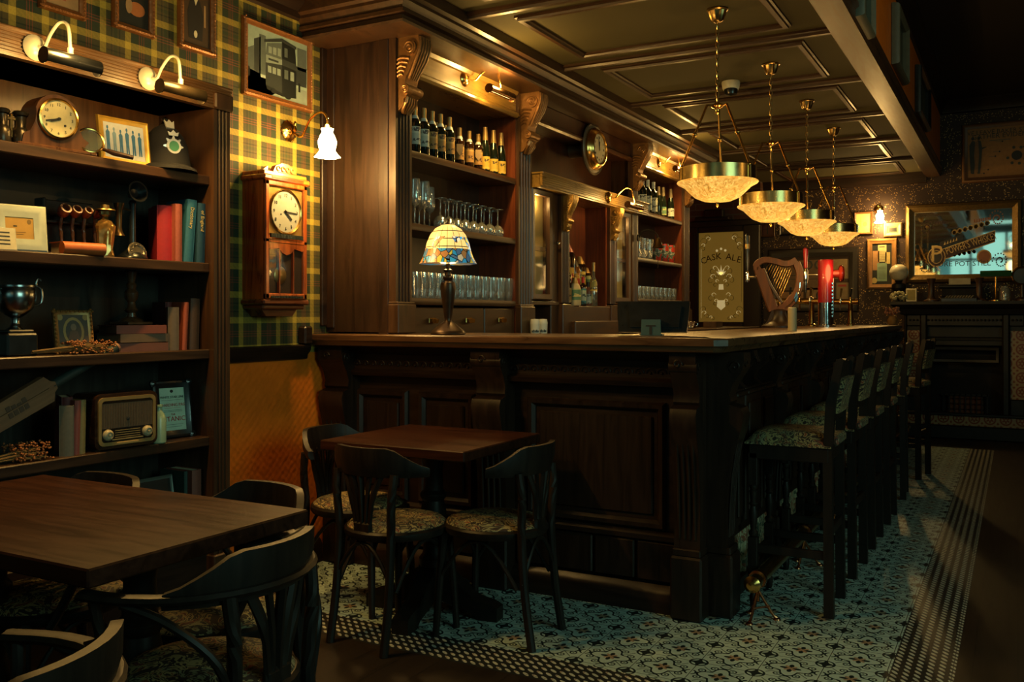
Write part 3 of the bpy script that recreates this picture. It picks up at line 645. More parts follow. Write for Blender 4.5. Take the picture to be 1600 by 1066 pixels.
for (y0, y1, kn) in ((5.09, 5.36, 5.42), (6.44, 6.74, None)):
    o = MB(); o.box(-2.73, -2.725, y0, y1, 1.36, 2.04); back = o.build('cabinet_back', M_REFL, t2)
    b = MB(); b.at((XF-.004, (y0+y1)/2, 1.34), rz=90).at((XF-.004, 0, 0), rz=90)
    M0 = Matrix.Translation((XF, (y0+y1)/2, 1.33)) @ Matrix.Rotation(R(90), 4, 'Z') @ Matrix.Rotation(R(90), 4, 'X'); b.M = M0
    w = (y1-y0)/2-.02; b.sweep([(-.012, 0), (-.010, .012), (.02, .016), (.028, .008), (.028, -.012), (-.012, -.012)], [(-w, .04), (w, .04), (w, .69), (-w, .69)], closed=True)
    d = b.build('door', WB('z'), t2)
    b = MB(); b.box(XF-.006, XF-.003, y0+.02, y1-.02, 1.37, 2.02); b.build('pane', PANE, d)
    b = MB(); b.box(-2.72, XF-.015, y0+.015, y1-.015, 1.66, 1.685); b.build('shelf', WB('y'), t2)
    light('cabinet_glow', 'POINT', (-2.697, (y0+y1)/2, 1.97), .9, WARM2, .015)  # added lamp, brightens the yellow behind the door glass
    if kn: b = MB(); b.lathe([(.006, 0), (.006, .015), (.013, .022), (.015, .03), (.010, .038), (.001, .04)], 12, 0, (XF+.0, kn, 1.72), 'x'); b.build('knob', CHROME, d)
b = MB(); b.box(-2.86, XF+.0, 5.37, 5.475, 1.1, 2.05, 0, .004); b.build('stile', WB('z'), t2); b = MB(); b.box(-2.86, XF+.002, 6.41, 6.44, 1.1, 2.05); b.build('stile', WB('z'), t2)
for y0, y1 in ((5.476, 5.60), (6.30, 6.41)):
    b = MB(); vflute(b, XF+.025, y0, y1, 1.33, 2.05, 4, .04); b.box(-2.84, XF+.04, y0-.006, y1+.006, 0, 1.32, 0, .004); b.build('pilaster', WB('z'), t2)
    put_corbel(t2, (y0+y1)/2, 2.045, .085, .24, .075, GOLD, XF+.022)
b = MB(); b.box(-2.86, XF-.10, 5.60, 5.62, 1.31, 2.05); b.box(-2.86, XF+.0, 6.28, 6.30, 1.31, 2.05); b.box(-2.845, -2.835, 5.6, 6.3, 1.31, 2.05); b.build('niche_lining', WR('z'), t2)
b = MB(); b.box(-2.86, XF+.03, 5.60, 6.30, 1.20, 1.31, 0, .005); b.box(-2.86, XF+.07, 5.60, 6.42, 1.0, 1.205, 0, .005); b.box(-2.86, XF+.06, 6.44, 6.79, 1.28, 1.34, 0, .004); b.box(-2.86, XF+.012, 5.08, 5.47, 1.31, 1.335, 0, .004); b.build('niche_step', WB('y'), t2)
t3 = thing('back_bar_cabinet', 'tall mahogany shelf unit at the far right of the back bar with white-capped wine bottles', 'shelf unit')
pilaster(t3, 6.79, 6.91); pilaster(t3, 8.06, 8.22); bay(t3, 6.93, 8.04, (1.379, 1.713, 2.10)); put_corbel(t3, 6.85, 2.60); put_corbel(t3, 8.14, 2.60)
b = MB(); b.box(-3.0, XF-.03, 6.93, 8.04, 0, 1.34); b.build('base', WB('y'), t3); b = MB(); b.box(-3.09, XF-.02, 8.222, 8.24, 0, 2.6); b.build('end_panel', WB('z'), t3)
b = MB(); b.box(-2.62, -2.30, 6.7, 9.3, 0, 1.10); b.box(-2.63, -2.28, 6.68, 9.32, 1.10, 1.135, 0, .004); o = b.build('counter_cabinet', WB('y')); tag(o, 'low wooden service counter behind the bar, below the etched glass panel', 'counter')
# ---------------------------------------------------------------- lights fixed above shelves
def picture_light(loc, rz, label, metal, tubem, power, sc=1., name='picture_light', L=.26, cx0=.168, front=.9):
    t = thing(name, label, 'lamp', loc, rz, None)
    b = MB().at(rx=90); b.lathe([(.001, .022), (.02, .020), (.034, .012), (.042, .004), (.042, 0)], 20, 0); b.build('wall_plate', metal, t)
    b = MB(); b.tube(bez([(0, -.02, 0), (cx0*.3, -.035, 0), (cx0*.5, -.055, .04), (cx0*.72, -.09, .075), (cx0*.95, -.12, .06), (cx0, -.13, -.02)], 6), .0055, 8); b.lathe([(.009, -.008), (.009, .012)], 10, 0, (cx0, -.13, -.022)); b.build('arm', metal, t)
    b = MB(); n = 14; vs = []; fs = [];
    for k in range(n+1):
        a = R(-20+250*k/n)
        for r_ in (.026, .023):
            for x in (cx0-L/2, cx0+L/2): vs.append((x, -.135+r_*math.cos(a), -.055+r_*math.sin(a)))
    for k in range(n):
        a = k*4; c = a+4; fs += [(a, a+1, c+1, c), (a+2, a+3, c+3, c+2), (a, a+2, c+2, c), (a+1, a+3, c+3, c+1)]
    b.add(vs, fs)
    for x in (cx0-L/2, cx0+L/2): b.lathe([(.026, -.002), (.026, .002)], 16, 0, (x, -.135, -.055), 'x')
    b.build('shade', tubem, t)
    b = MB(); b.tube([(cx0-L*.4, -.135, -.058), (cx0+L*.4, -.135, -.058)], .009, 8); b.build('tube_lamp', plain('lit_tube', (1, .6, .25), .5, em=6, emc=(1, .58, .22)), t)
    light('glow', 'AREA', (cx0, -.125, -.085), power, WARM, L*.8, .03, (R(-35), 0, 0), t)
    light('glow', 'POINT', (cx0-.02, -.10, -.06), power*.3, WARM, .02, parent=t); light('glow', 'POINT', (cx0-.02, -.20, -.01), power*front, WARM, .03, parent=t)
    return t
picture_light((XF+.0, 4.30, 2.545), 90, 'brass picture light above the wine bottles in the left shelf unit', BRASS, plain('brown_brass_shade', (.20, .10, .04), .25, 1), 6.0)
picture_light((-2.583, 6.12, 2.095), 90, 'small brass picture light on the canopy over the spirit bottles', BRASS, _M['brown_brass_shade'], 3.4)
picture_light((XF+.0, 7.42, 2.545), 90, 'brass picture light above the right shelf unit, half hidden by the first pendant', BRASS, _M['brown_brass_shade'], 6.0)
# ---------------------------------------------------------------- bottles and glasses
BG = {}
def bottle_glass(name, c, rough=.12):
    if name not in BG: BG[name] = plain(name, c, rough, 0, .15, .6)
    return BG[name]
DKG = bottle_glass('dark_green_bottle', (.006, .010, .006)); BRN = bottle_glass('dark_brown_bottle', (.022, .008, .003)); AMB = bottle_glass('amber_liquor', (.20, .07, .012)); PALE = clear('pale_bottle', (.75, .85, .7), .10, .15)
def label_m(name, c1, c2, c3):
    if name in _M: return _M[name]
    t = MT(name); x, y, z = t.xyz(); n = t.noise(scale=60, detail=2); s_ = (z*110).sin()
    t.set(col=t.mix((s_.gt(.35))*(n.gt(.5)), t.mix((z*22).sin().gt(.7), c1, c2), c3), rough=.6); _M[name] = t.m; return t.m
L_AM = label_m('gold_wine_label', (.50, .32, .10), (.40, .22, .06), (.10, .05, .02)); L_WH = label_m('white_label', (.62, .66, .56), (.5, .55, .48), (.08, .08, .08)); L_YE = label_m('yellow_label', (.72, .50, .08), (.60, .40, .05), (.08, .05, .02))
L_RY = label_m('red_and_yellow_label', (.75, .42, .06), (.55, .05, .02), (.45, .03, .02)); L_GN = label_m('green_label', (.45, .50, .20), (.1, .22, .12), (.6, .5, .2)); L_BL = label_m('teal_label', (.05, .22, .25), (.4, .5, .4), (.02, .05, .06))
CORK = plain('gold_capsule', (.48, .30, .10), .35, .5); CAPW = plain('white_capsule', (.62, .66, .60), .45); CAPR = plain('red_capsule', (.5, .02, .02), .4); CAPD = plain('dark_capsule', (.03, .02, .015), .4)
def bottle(loc, label, kind='bordeaux', h=.26, g=DKG, lab=L_AM, cap=CORK, ring=None, group=None, lz=(.22, .50), rz=0, w=1.0, cat='bottle', name='wine_bottle', medal=False):
    t = thing(name, label, cat, loc, rz, group); k = h/.30
    P = {'bordeaux': [(.034, 0), (.037, .005), (.037, .185), (.034, .205), (.018, .222), (.0145, .235), (.0145, .295), (.001, .295)],
         'champagne': [(.038, 0), (.042, .006), (.042, .13), (.036, .175), (.022, .215), (.016, .24), (.015, .295), (.001, .295)],
         'square': [(.043, 0), (.045, .005), (.045, .17), (.040, .19), (.020, .205), (.015, .215), (.015, .24), (.001, .24)],
         'slim': [(.030, 0), (.032, .005), (.032, .18), (.022, .205), (.013, .22), (.012, .33), (.001, .33)],
         'squat': [(.050, 0), (.054, .006), (.052, .12), (.040, .15), (.022, .165), (.018, .175), (.018, .20), (.001, .20)]}[kind]
    H_ = P[-1][1]; k = h/H_; ns = 20
    b = MB(); b.lathe([(r*k*w, z*k) for r, z in P], ns); b.build('glass', g, t)
    rb = max(r for r, z in P)*k*w
    def rad_at(z):
        z /= k
        for (r0, z0), (r1, z1) in zip(P, P[1:]):
            if z0 <= z <= z1 and z1 > z0: return (r0+(r1-r0)*(z-z0)/(z1-z0))*k*w
        return P[-2][0]*k*w
    if lab:
        z0, z1 = lz[0]*h, lz[1]*h; b = MB(); vs = []; fs = []
        for i in range(11):
            a = R(-150+120*i/10) if 1 else 0
            for z in (z0, z1): r = rad_at(z)+.0012; vs.append((r*math.cos(a), r*math.sin(a), z))
        for i in range(10): fs.append((i*2, i*2+2, i*2+3, i*2+1))
        vs2 = [(x*.985, y*.985, z) for x, y, z in vs]; m0 = len(vs)
        b.add(vs+vs2, fs+[tuple(i+m0 for i in f[::-1]) for f in fs]+[(0, 1, 1+m0, m0), (20, 21, 21+m0, 20+m0)]+[(i*2, i*2+2, i*2+2+m0, i*2+m0) for i in range(10)]+[(i*2+1, i*2+3, i*2+3+m0, i*2+1+m0) for i in range(10)]); b.build('label', lab, t)
    if cap:
        zc = .80*h if kind != 'champagne' else .72*h; b = MB(); b.lathe([(rad_at(zc)+.0012, zc), (rad_at(.97*h)+.0016, .99*h), (rad_at(.97*h)+.0016, h+.002), (.001, h+.003)], 14); b.build('capsule', cap, t)
    if ring: b = MB(); b.lathe([(rad_at(.735*h)+.002, .73*h), (rad_at(.80*h)+.003, .80*h), (.001, .80*h)], 14); b.build('neck_band', ring, t)
    if medal: b = MB(); b.prism([(-.018, .035+.25*h), (0, .01+.25*h), (.018, .035+.25*h), (.018, .075+.25*h), (-.018, .075+.25*h)], -rb-.004, -rb-.001, 'y'); b.build('hang_tag', plain('tan_tag', (.35, .24, .12), .7), t)
    return t
Z1 = 2.075; grp = 'dark wine bottles with gold labels on the top left shelf'
for i, px in enumerate((661, 668.5, 676, 683)): pass
spec = [(646, L_WH, CORK, CAPW), (660, L_WH, CORK, CAPW), (673, L_AM, CORK, CAPW), (686, L_AM, CORK, CAPW), (700, L_AM, CORK, CAPW), (716, None, CORK, CAPW), (731, L_AM, CORK, CAPW), (745, None, CORK, CAPW)]
nm = ['first', 'second', 'third', 'fourth', 'fifth', 'sixth', 'seventh', 'eighth']
for i, (px, lb, cp_, rg) in enumerate(spec):
    X = -2.735 if i < 5 else -2.76
    small = i >= 5; medal = i in (5, 7)
    bottle((X, yat(px+2, X), Z1), 'dark wine bottle, %s on the top shelf from the left%s' % (nm[i], ', tan hang tag' if medal else ', white label' if lb is L_WH else ', gold label'), 'bordeaux', .255 if not small else .225, DKG if i < 5 else BRN, lb or L_AM, cp_, rg, 'wine bottles on the top left shelf', (.20, .56), rz=35, medal=medal)
for i, px in enumerate((756, 769, 781)):
    bottle((-2.735, yat(px+2, -2.735), Z1), 'gold-necked sparkling wine bottle with yellow label, %s of three at the shelf end' % ('left', 'middle', 'right')[i], 'champagne', .27, DKG, L_YE, CORK, None, 'wine bottles on the top left shelf', (.08, .36), rz=35, w=.78)
for i, px in enumerate((655, 678, 691, 744, 762)):
    X = -2.86; bottle((X, yat(px+4, X), Z1), 'gold-capped wine bottle in the back row, %s' % ('behind the first two bottles', 'behind the third bottle', 'behind the fourth bottle', 'behind the tagged bottles', 'behind the yellow-labelled bottles')[i], 'bordeaux', .25, DKG, L_AM, CORK, CAPW, 'wine bottles on the top left shelf', (.2, .56), rz=35)
ZR = 2.10
for i, px in enumerate((994, 1004, 1012, 1021)):
    bottle((-2.72, yat(px, -2.72), ZR), 'dark wine bottle with white cap and label, %s of four on the right shelf' % ('leftmost', 'second', 'third', 'rightmost')[i], 'bordeaux', .28 if i else .25, DKG, L_WH, CAPW, None, 'white-capped wine bottles on the right shelf', (.1, .52), rz=30)
for i, px in enumerate((1029, 1036, 1048)):
    bottle((-2.75+.02*i, yat(px, -2.75+.02*i), ZR), ('dark bottle with dull gold neck beside the white-capped ones', 'dark bottle with small dark label, second from the right end', 'dark bottle with white label at the right end of the far shelf')[i], 'champagne', .27, DKG, (None, L_GN, L_WH)[i], plain('dull_gold_foil', (.22, .17, .09), .5), None, None, (.1, .36), rz=30, w=.8)
# spirits in the niche, two rows on steps
def sp_b(px, X, z, h, kind, g, lab, cap, label, lz=(.1, .6), w=1., rz=25): bottle((X, yat(px, X), z), label, kind, h, g, lab, cap, None, None, lz, rz, w, 'bottle', 'spirit_bottle')
b = MB(); b.box(-2.83, -2.735, 5.64, 6.20, 1.311, 1.40, 0, .004); o = b.build('bottle_riser', WR('y')); tag(o, 'low wooden riser carrying the back row of spirit bottles', 'riser')
sp_b(884, -2.79, 1.40, .36, 'square', BRN, L_RY, CAPR, 'red-capped spirit bottle with yellow and red label, leftmost in the niche', (.15, .5)); sp_b(886, -2.71, 1.312, .20, 'squat', BRN, L_AM, CAPD, 'round brown liqueur bottle at the front left of the niche', w=.8)
sp_b(897, -2.775, 1.40, .24, 'square', AMB, L_RY, CAPD, 'amber bottle with bright label behind the cream bottle'); sp_b(898, -2.665, 1.312, .19, 'squat', plain('cream_stoneware', (.60, .48, .27), .4), L_GN, CORK, 'squat cream stoneware bottle at the front of the niche', (.2, .6), .85, 60)
sp_b(905, -2.79, 1.40, .27, 'square', BRN, L_YE, CORK, 'gold-necked brandy bottle with yellow label in the back row'); sp_b(911, -2.665, 1.312, .20, 'bordeaux', BRN, L_BL, CAPR, 'dark bottle with teal label and red cap in the front row', (.05, .6))
sp_b(916, -2.76, 1.40, .19, 'square', BRN, L_GN, CORK, 'short bottle with green and yellow label in the back row', (.3, .7)); sp_b(919, -2.70, 1.312, .17, 'squat', plain('terracotta_bottle', (.22, .07, .035), .4), L_WH, CAPD, 'brown jug-shaped bottle with white diamond label', (.1, .5), .7)
sp_b(927, -2.665, 1.312, .31, 'slim', PALE, L_YE, CORK, 'tall slim clear bottle at the right of the niche', (.35, .6)); sp_b(888, -2.74, 1.40, .22, 'slim', DKG, L_GN, CORK, 'small green-labelled bottle between the red-capped and cream bottles')
# glassware
def tumbler(loc, h=.135, r=.036, label='', group='', g=None):
    t = thing('tumbler', label, 'glass', loc, 0, group)
    b = MB(); b.lathe([(r*.80, 0), (r*.84, .004), (r*.98, h*.5), (r, h), (r*.93, h), (r*.90, h*.5), (r*.74, .016), (.001, .014)], 16); b.lathe([(r*.8, 0), (.001, 0)], 16); b.build('bowl', g or GLASS, t); return t
TB = tumbler((-2.72, yat(649, -2.72), 1.333), label='clear pint tumblers standing in the front row under the stained-glass lamp shade level', group='pint tumblers on the lower left shelf')
TB['label'] = 'clear tall tumbler in the packed rows on the lowest shelf, behind the lamp'
for i in range(1, 13): copy_tree(TB, (-2.72, yat(649+i*12, -2.72), 1.333))
for i in range(13): copy_tree(TB, (-2.80, yat(652+i*11.4, -2.80), 1.333))
for i in range(12): copy_tree(TB, (-2.88, yat(656+i*11, -2.88), 1.333))
def wineglass(loc, inv, label, group, h=.20, r=.036):
    t = thing('wine_glass', label, 'glass', loc, 0, group)
    f = (lambda z: h-z) if inv else (lambda z: z)
    b = MB(); P = [(.034, 0), (.034, .002), (.006, .008), (.0035, .016), (.0035, .085), (.006, .092), (.022, .102), (r, .125), (r*.98, .15), (r*.80, h), (r*.77, h), (r*.93, .15), (r*.93, .127), (.018, .106), (.001, .098)]
    b.lathe([(a, f(z)) for a, z in P], 16); b.build('bowl', GLASS, t); return t
g_ = 'upturned wine glasses on the middle left shelf'; WG = wineglass((-2.73, yat(688, -2.73), 1.712), True, 'clear wine glass standing upside down in the rows on the middle shelf', g_, .165, .038)
for i in range(1, 8): copy_tree(WG, (-2.73, yat(688+i*12.8, -2.73), 1.712))
for i in range(7): copy_tree(WG, (-2.81, yat(696+i*12, -2.81), 1.712))
WU = wineglass((-2.72, yat(648, -2.72), 1.712), False, 'tall upright wine glass at the left end of the middle shelf', 'upright wine glasses', .235, .033)
for px, X in ((663, -2.73), (655, -2.81), (671, -2.83)): copy_tree(WU, (X, yat(px, X), 1.712))
g_ = 'clear tumblers on the right middle shelf'; tb = tumbler((-2.72, yat(998, -2.72), 1.714), .17, .037, 'clear tall tumbler on the right middle shelf', g_)
for px in (1006, 1014): copy_tree(tb, (-2.72, yat(px, -2.72), 1.714))
for px in (1001, 1010, 1019): copy_tree(tb, (-2.81, yat(px, -2.81), 1.714))
def floralg():
    t = MT('red_flower_glass'); x, y, z = t.xyz(); n = t.noise(scale=22, detail=1); k = n.gt(.52)
    t.set(col=t.mix(k, t.mix(t.noise(scale=30).gt(.55), (.10, .16, .13), (.5, .5, .4)), (.55, .05, .03)), rough=.15); return t.m
FG = floralg(); tb = tumbler((-2.71, yat(1027, -2.71), 1.714), .155, .042, 'glass painted with red flowers on the right middle shelf', 'red-flowered glasses', FG)
for px in (1037.5, 1047): copy_tree(tb, (-2.71, yat(px, -2.71), 1.714))
tb = tumbler((-2.71, yat(999, -2.71), 1.38), .105, .028, 'small clear tumbler on the bottom shelf of the right unit', 'small tumblers above the monitor')
for i in range(1, 9): copy_tree(tb, (-2.71, yat(999+i*6.7, -2.71), 1.38))
for i in range(8): copy_tree(tb, (-2.79, yat(1003+i*6.5, -2.79), 1.38))
# white cups printed with a dark band
for i, px in enumerate((836, 848)):
    X = -2.60; t = thing('paper_cup_stack', 'stack of white printed cups below the left glass door, %s of two' % ('left', 'right')[i], 'cups', (X, yat(px, X), 1.09), 30)
    b = MB(); b.lathe([(.026, 0), (.030, .10), (.031, .105), (.027, .13), (.001, .132)], 20); b.build('cup', WHITE, t)
    b = MB(); [b.box(-.022+.009*q, -.015+.009*q, -.0305+abs(q-2.5)*.0012, -.027, .050, .062+.004*(q % 2)) for q in range(5)]; b.build('printed_band', plain('blue_black_print', (.02, .05, .08), .5), t)
# round wall clock
t = thing('wall_clock', 'round brass-rimmed ship clock high on the back bar above the canopy', 'clock', (-2.665, 6.02, 2.432), 90)
b = MB().at(rx=90); b.lathe([(.001, -.17), (.05, -.17), (.05, -.02), (.165, -.01), (.175, -.0), (.185, .012), (.180, .020), (.168, .012), (.15, .015), (.001, .015)], 40)
b.build('backboard', plain('pale_brown_rim', (.16, .13, .09), .35, .3), t)
b = MB().at(rx=90); b.lathe([(.150, .013), (.150, .03), (.142, .04), (.137, .05), (.130, .056), (.122, .066), (.114, .068), (.108, .062), (.106, .050), (.001, .05)], 40); b.build('bezel', BRASS, t)
b = MB().at(rx=90); b.lathe([(.103, .051), (.103, .055), (.001, .055)], 40); b.build('dial', CREAM, t)
b = MB()
for i, s_ in enumerate('XII I II III IV V VI VII VIII IX X XI'.split()): a = R(90-30*i); b.text(s_, .022, 0, (.080*math.cos(a), -.0555, .080*math.sin(a)-.007))
b.at((0, -.058, 0), ry=-8); b.box(-.003, .003, -.001, 0, -.015, .075); b.at((0, -.059, 0), ry=2); b.box(-.004, .004, -.001, 0, -.012, .05); b.build('hands_and_numerals', INK, t)
b = MB().at(rx=90); b.lathe([(.106, .060), (.001, .061)], 30); b.build('glass_cover', PANE, t)
# ================================================================ bookcase on the left wall
XB = -2.79
t = thing('bookcase', 'tall built-in dark wooden bookcase with fluted side and cornice on the left wall', 'bookcase')
Y0, Y1 = .62, 2.592
b = MB(); b.box(-3.098, -3.085, Y0, Y1, 0, 2.15); b.build('back_panel', wood('bookcase_back', (.018, .014, .011), (.040, .030, .022), 'z'), t)
b = MB(); b.box(-3.084, -3.082, Y0, Y1, 1.80, 2.06); b.build('back_panel', wood('lamplit_back_board', (.09, .035, .012), (.20, .085, .028), 'z'), t)  # lighter warm board paints the lamp light on the top shelf's back
for y in (Y0, Y1): b = MB(); b.box(-3.085, XB, y, y+.022, 0, 2.15); b.build('side_panel', wood('bookcase_cheek', (.03, .013, .007), (.085, .036, .016), 'z'), t)
SH = (.43, .766, 1.109, 1.449, 1.793)
for z in SH:
    b = MB(); b.box(-3.085, XB, Y0+.02, Y1, z-.038, z, 0, .004); b.build('shelf', wood('bookcase_shelf', (.022, .010, .006), (.075, .032, .014), 'y'), t)
b = MB(); b.box(-3.085, XB-.002, Y0+.02, Y1, 2.06, 2.075)
fl = flute(.085, .03, 6, .004, .008); P = [(XB+.03-d_, 2.055+w_) for w_, d_ in fl]; n = len(P)
b.add([(p[0], Y0, p[1]) for p in P]+[(p[0], Y1+.086, p[1]) for p in P], [tuple(range(n-1, -1, -1)), tuple(range(n, 2*n))]+[(i, (i+1) % n, n+(i+1) % n, n+i) for i in range(n)])
b.box(-3.09, XB+.01, Y0, Y1+.085, 2.06, 2.14); b.box(-3.09, XB+.036, Y0, Y1+.09, 2.138, 2.15, 0, .004); b.build('cornice', wood('cornice_wood', (.06, .028, .010), (.15, .075, .028), 'y'), t)
b = MB(); vflute(b, XB+.024, Y1-.002, Y1+.082, .30, 2.06, 3, .04, .006); b.box(-3.09, XB-.01, Y1+.02, Y1+.08, 0, 2.06); b.box(-3.09, XB+.035, Y1-.008, Y1+.09, 0, .30, 0, .005); b.box(XB-.01, XB+.042, Y1-.008, Y1+.088, 2.055, 2.12, 0, .006); b.build('fluted_post', WB('z'), t)
b = MB(); b.box(-3.085, XB-.01, Y0+.02, Y1, 0, .39); b.build('plinth', WD('y'), t)
# cornice lamps
WHM = plain('pale_ceramic_plate', (.36, .34, .27), .3, 0, .05)
for px, lab, tm in ((63, 'black tube picture light at the left of the bookcase cornice', BLACK), (238, 'dark brass tube picture light at the right of the bookcase cornice', plain('dark_brass_tube', (.05, .035, .018), .3, .6))):
    picture_light((XB+.03, yat(px, XB+.03)-.02, 2.10), 90, lab, WHM, tm, 4.5, L=.19, cx0=.035, front=.6)
# ================================================================ things on the shelves (facing +x: rz=90)
def V(px, X): return (X, yat(px, X))
def book(px, X, z, h, w, d, cm, label, lean=0, rz=90, lay=False, pages=True, txt=None, group=None, pm=None):
    """px = spine centre; spine faces the viewer; w thickness, d depth (front to back)"""
    x, y = V(px, X); t = thing('book', label, 'book', (x, y, z), rz, group); t.rotation_euler = (0, R(lean), R(rz)); t.rotation_mode = 'XYZ'
    c = .0025; b = MB(); b.box(-w/2, -w/2+c, 0, d, 0, h); b.box(w/2-c, w/2, 0, d, 0, h)
    b.lathe([(w/2, 0), (w/2, h)], 16, 0, (0, .0, 0)) if 0 else b.prism([(-w/2, .002), (-w*.3, -.003), (0, -.005), (w*.3, -.003), (w/2, .002), (w/2, .004), (-w/2, .004)], 0, h, 'z'); b.build('cover', cm, t)
    b = MB(); b.box(-w/2+c, w/2-c, .004, d-.004, .003, h-.003); b.build('pages', pm or CREAM, t)
    if txt: b = MB(); b.M = Matrix.Translation((0, -.0058, h*.88)) @ Matrix.Rotation(R(90), 4, 'Y'); b.text(txt, w*.50, 0, (0, 0, -w*.15), rot=0, align='LEFT'); b.build('spine_title', plain('gilt_lettering', (.6, .5, .2), .4), t)
    return t
def cloth(n, c): return plain(n, c, .65, 0, .2, sc=90)
Z2, Z3, Z4, Z5 = SH[3], SH[2], SH[1], SH[0]; ZT = SH[4]
# --- second shelf, right end
book(257, -2.86, Z2, .215, .055, .15, cloth('crimson_cloth', (.36, .012, .02)), 'thick crimson book standing with its cover turned outward', 0, 62)
book(279, -2.825, Z2, .222, .030, .15, cloth('faded_rose_cloth', (.36, .09, .06)), 'faded rose-coloured book between the crimson and the blue one', 0, 84)
book(294, -2.82, Z2, .245, .040, .16, cloth('blue_cloth', (.02, .13, .22)), 'tall bright blue book with gilt title on the second shelf', 4, 78, txt='Dictionary')
book(313, -2.815, Z2, .235, .040, .16, cloth('navy_cloth', (.012, .06, .11)), 'tall navy book at the right end of the second shelf', 2, 88, txt='of England')
# --- third shelf
book(263, -2.87, Z3, .185, .022, .14, cloth('oxblood_cloth', (.10, .012, .012)), 'oxblood book leaning behind the grey book on the third shelf', 0, 70)
book(271, -2.83, Z3, .165, .040, .14, cloth('grey_brown_cloth', (.14, .10, .07)), 'grey-brown book with pale pages facing out on the third shelf', 0, 60)
book(288, -2.825, Z3, .185, .022, .14, cloth('orange_cloth', (.36, .07, .03)), 'slim orange book on the third shelf', 3, 84)
book(303, -2.83, Z3, .20, .045, .16, cloth('worn_leather', (.07, .035, .02)), 'old worn leather book at the right end of the third shelf', 2, 88)
for i, (w_, d_, c_, dz, a, lb) in enumerate(((.20, .15, 'faded_red_leather', 0, 80, 'bottom of the stack of three old books, third shelf'), (.195, .15, 'tan_leather', .034, 84, 'middle of the stack of three old books, third shelf'), (.19, .16, 'rust_leather', .066, 76, 'top of the stack of three old books, under the wooden candlestick'))):
    x, y = V(208, -2.92); tt = thing('book', lb+', lying flat', 'book', (x, y, Z3+dz), a)
    cm = plain(c_, {'faded_red_leather': (.17, .06, .04), 'tan_leather': (.16, .10, .06), 'rust_leather': (.20, .05, .03)}[c_], .6)
    b = MB(); b.box(-w_/2, w_/2, -.07, .09, 0, .003); b.box(-w_/2, w_/2, -.07, .09, .028, .031); b.box(-w_/2, w_/2, -.074, -.070, 0, .031); b.build('cover', cm, tt)
    b = MB(); b.box(-w_/2+.004, w_/2-.004, -.070, .086, .003, .028); b.build('pages', plain('browned_pages', (.30, .22, .13), .7), tt)
x, y = V(205, -2.93); t = thing('candlestick', 'turned dark wooden candlestick standing on the stack of old books', 'candlestick', (x, y, Z3+.098))
b = MB(); b.box(-.055, .055, -.055, .055, 0, .012, 0, .003); b.lathe([(.045, .012), (.04, .02), (.018, .03), (.016, .045), (.026, .055), (.018, .065), (.014, .085), (.024, .10), (.026, .12), (.016, .135), (.020, .15), (.013, .16), (.018, .185), (.022, .20), (.018, .205), (.001, .206)], 20); b.build('stem', wood('walnut', (.06, .025, .010), (.14, .06, .025), 'z', rough=.3), t)
# --- fourth shelf books
book(105, -2.86, Z4, .195, .035, .14, cloth('dark_maroon_cloth', (.09, .012, .014)), 'dark maroon book standing behind the grey book, fourth shelf', 0, 62)
book(104, -2.815, Z4, .17, .045, .13, cloth('grey_linen', (.17, .13, .085)), 'grey linen book with pale page edge by the radio, fourth shelf', 0, 56)
book(119, -2.82, Z4, .185, .022, .14, cloth('dusty_rose_cloth', (.24, .06, .05)), 'dusty rose book left of the radio, fourth shelf', 2, 80)
book(128, -2.82, Z4, .185, .024, .14, cloth('mustard_cloth', (.26, .19, .07)), 'mustard book touching the radio, fourth shelf', 1, 86)
